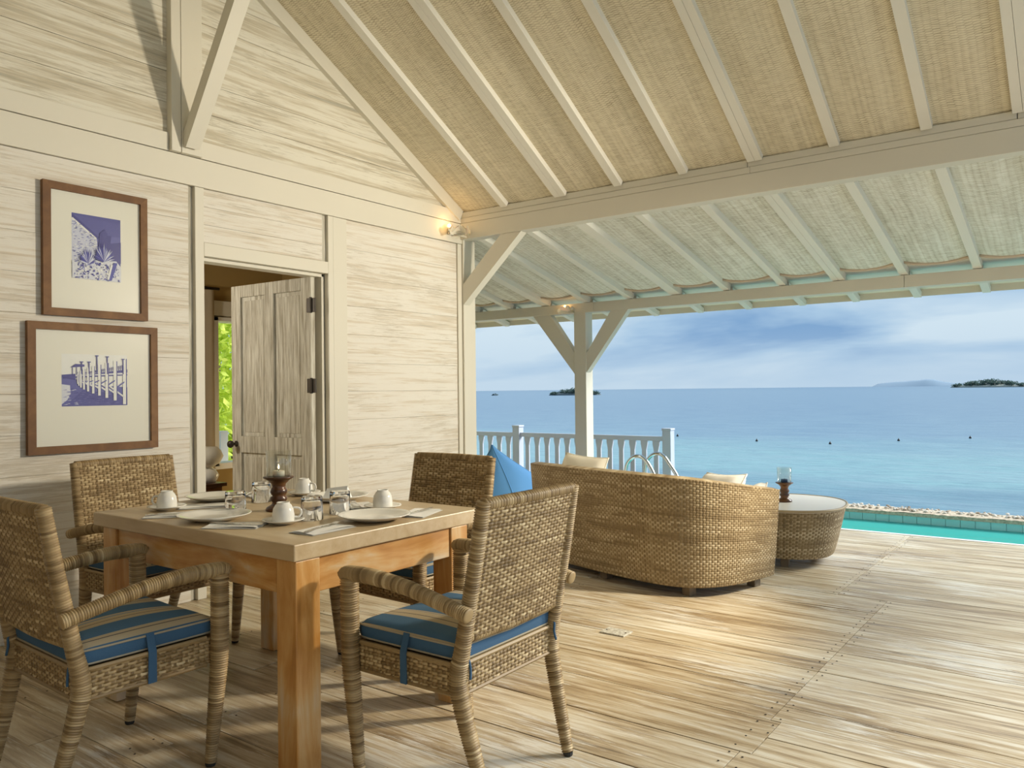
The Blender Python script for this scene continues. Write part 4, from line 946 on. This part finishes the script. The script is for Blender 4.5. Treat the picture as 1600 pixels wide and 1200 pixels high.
def island(name, c, w, d, h, label, ntree, sand=False):
    t = tag(empty(name, c), label, 'island'); rnd = random.Random(len(label)); mb = MB(); n = 40
    ang = math.atan2(c[1], c[0])-PI/2
    t.rotation_euler = (0, 0, ang)
    prof = [(1.0, -.5), (.97, .10*h), (.85, .20*h), (.5, .32*h), (0, .38*h)]; vs = []
    rb = MB(); rb.lathe(prof, n); rb.v = [(x*w/2*(1+.06*math.sin(5*math.atan2(y, x))), y*d/2, z) for x, y, z in rb.v]; rb.build('rock', Mat('island_rock', .9, (.10, .13, .14) if not sand else (.30, .32, .28)).m, t, smooth=True)
    if sand: MB().prism([(w*.2, -.3), (w*.78, -.3), (w*.74, .5), (w*.3, 1.3)], 1, -d*.2, d*.2).build('sand_spit', Mat('pale_sand', .9, (.62, .60, .55)).m, t)
    fo = MB()
    for k in range(ntree):
        u = rnd.uniform(-.93, .93); v = rnd.uniform(-.7, .7); hh = h*(.25+.62*(1-abs(u)**1.7)*(1-.5*v*v))*rnd.uniform(.78, 1.12); r_ = h*.17
        leaf_cloud(fo, [(u*w/2+rnd.gauss(0, r_*.8), v*d/2+rnd.gauss(0, r_), max(.06*h, hh*rnd.uniform(.35, 1.0))) for _ in range(26)], h*.12, rnd)
    o = fo.build('tree_canopy', M_isl, t); o['kind'] = 'stuff'
island('island', (-336.5, 539.0, -3.0), 41, 18, 6.4, 'small dark wooded island seen behind the eave post', 60)
island('islet', (-434, 560.6, -3.0), 6, 4, 2.4, 'tiny dark rock islet close to the corner post', 10)
island('island', (-186, 1917, -3.0), 142, 60, 18.5, 'larger wooded island with a pale sand spit near the frame edge', 120, True)
hl = tag(empty('hill_range', (0, 0, -3)), 'faint hazy blue hills on the horizon left of the larger island', 'hills', kind='structure')
def hpt(az, dist, z): return (-math.sin(az)*dist, math.cos(az)*dist, z)
def az(px): return yaw - math.atan((px-800)/f_px)
D_ = 16000; prof = [(1362, 0), (1372, 42), (1385, 55), (1400, 66), (1415, 70), (1428, 82), (1436, 84), (1446, 96), (1458, 92), (1466, 76), (1474, 60), (1490, 40), (1530, 30), (1580, 22), (1640, 20), (1700, 0)]
mb = MB(); G = np.zeros((len(prof), 4, 3))
for i, (p, h) in enumerate(prof):
    for j, (dd, k) in enumerate(((D_, 0), (D_+200, .75), (D_+600, 1), (D_+1500, 0))): G[i, j] = hpt(az(p), dd, h*k*1.35+.3)
mb.grid(G); mb.build('hill_slope', M_hill, hl, smooth=True)
for k, (x, y) in enumerate(((-16.3, 61.75), (-12.75, 67.7), (-8.55, 73.4), (-22.1, 62.5), (-30.5, 66.0))):
    b = tag(empty('buoy', (x, y, -3.0)), ['small dark buoy nearest the low wicker table', 'small dark buoy midway along the float line', 'small dark buoy farthest towards the larger island', 'small dark buoy above the sofa arm', 'small dark buoy above the balustrade end post'][k], 'buoy', 'buoys floating on the sea')
    MB().lathe([(0, -.1), (.07, -.05), (.10, .05), (.07, .12), (.03, .15), (.02, .22), (0, .22)], 12).build('float', M_black, b, smooth=True)

# ------------------------------------------------------------------ garden beyond the bedroom window
gd = tag(empty('ground'), 'garden ground behind the bedroom', 'ground', kind='structure'); MB().box((-40, -8, -3.5), (-7.2, 8.6, -.3)).build('soil', M_ground, gd)
for k, (x, y, h, lab) in enumerate(((-9.8, 6.7, 4.2, 'bright lime green shrub filling the bedroom window'), (-13.2, 8.6, 6.5, 'tall bright green tree behind the shrub outside the bedroom window'))):
    t = tag(empty('garden_shrub' if k == 0 else 'garden_tree', (x, y, -.3)), lab, 'plant'); rnd = random.Random(k+3); lf = MB()
    pts = []
    for _ in range(5200):
        a = rnd.uniform(0, 6.28); rr = (1.0+.45*k)*math.sqrt(rnd.random()); zz = rnd.uniform(.3, h); pts.append((rr*math.cos(a)*(1-.35*zz/h), rr*math.sin(a)*(1-.35*zz/h), zz))
    leaf_cloud(lf, pts, .085, rnd); o = lf.build('foliage', M_leaf, t); o['kind'] = 'stuff'
    MB().tube([(0, 0, 0), (.05, .03, h*.5), (0, 0, h*.9)], [.09, .06, .02], 8).build('trunk', M_bark, t)
gf = tag(empty('garden_fence', (-8.2, 5.55, -.3)), 'white garden fence post outside the bedroom window', 'fence')
for y in (-.12, .18, .48): MB().box((-.04, y-.05, 0), (.04, y+.05, 1.12 if y < 0 else .95), bev=.004).build('fence_post', M_cop, gf)
MB().box((-.02, -.5, .55), (.02, 1.0, .62)).build('fence_rail', M_cop, gf)

# ------------------------------------------------------------------ shell lamps, floor plate
def glow(strength):
    m = bpy.data.materials.new('warm_bulb'); m.use_nodes = True; b = m.node_tree.nodes['Principled BSDF']; b.inputs['Emission Color'].default_value = (1, .62, .25, 1); b.inputs['Emission Strength'].default_value = strength; return m
M_bulb = glow(4); M_shell = Mat('shell_white', .45, (.86, .80, .66), Subsurface_Weight=.1).m
def shell_lamp(name, loc, face, label, spots, sz, power):
    t = tag(empty(name, loc, face), label, 'lamp')
    for k, (ox_, oy_, an) in enumerate(spots):
        nu, nv = 44, 9; G = np.zeros((nu+1, nv+1, 3)); c, q = math.cos(an), math.sin(an)
        for i in range(nu+1):
            a = PI*(-.2+1.4*i/nu)
            for j in range(nv+1):
                v = j/nv; rr = sz*(.12+.88*v)*(1+.10*math.sin(9*a+k)*v); x = .012+.07*v+.014*math.sin(9*a+k)*v; y = rr*math.cos(a)
                G[i, j] = (ox_+x*c-y*q, oy_+x*q+y*c, -.02+.42*rr*math.sin(a)+.012*math.cos(9*a)*v)
        H = G.copy(); H[..., 2] += .006; mb = MB(); mb.grid(G); mb.grid(H, flip=True); mb.build('shell', M_shell, t, smooth=True)
    MB().lathe([(0, 0), (.012, .004), (.016, .016), (.010, .028), (0, .032)], 12, (.035, -.05, .02)).build('bulb', M_bulb, t, smooth=True)
    MB().box((.0, -.03, -.03), (.02, .03, .03), bev=.004).build('back_plate', M_paint, t)
    d = bpy.data.lights.new('bulb_light', 'POINT'); d.energy = power; d.color = (1, .6, .25); d.shadow_soft_size = .03; o = bpy.data.objects.new('bulb_light', d); COL.objects.link(o); o.parent = t; o.location = (.06, -.06, .055)
sl = shell_lamp('shell_lamp', (XW+.030, 5.10, 2.60), 0, 'pair of ruffled white shells glowing warm where the wall meets the main beam', [(0, 0, 0), (.085, .115, -PI/2)], .115, .5)
shell_lamp('shell_lamp', (-4.47, 7.096, 2.09), -PI/2, 'single ruffled shell glowing on the eave beam above the post', [(0, 0, 0)], .10, .25)
fp = tag(empty('floor_plate', (-2.025, 3.615, 0)), 'small worn metal cover plate set on the deck boards', 'plate')
MB().box((-.07, -.05, -.001), (.07, .05, .006), bev=.002).build('cover', M_door, fp)
for x in (-.055, .055): MB().lathe([(0, .006), (.005, .006), (.004, .008), (0, .008)], 8, (x, 0, 0)).build('screw', M_iron, fp)
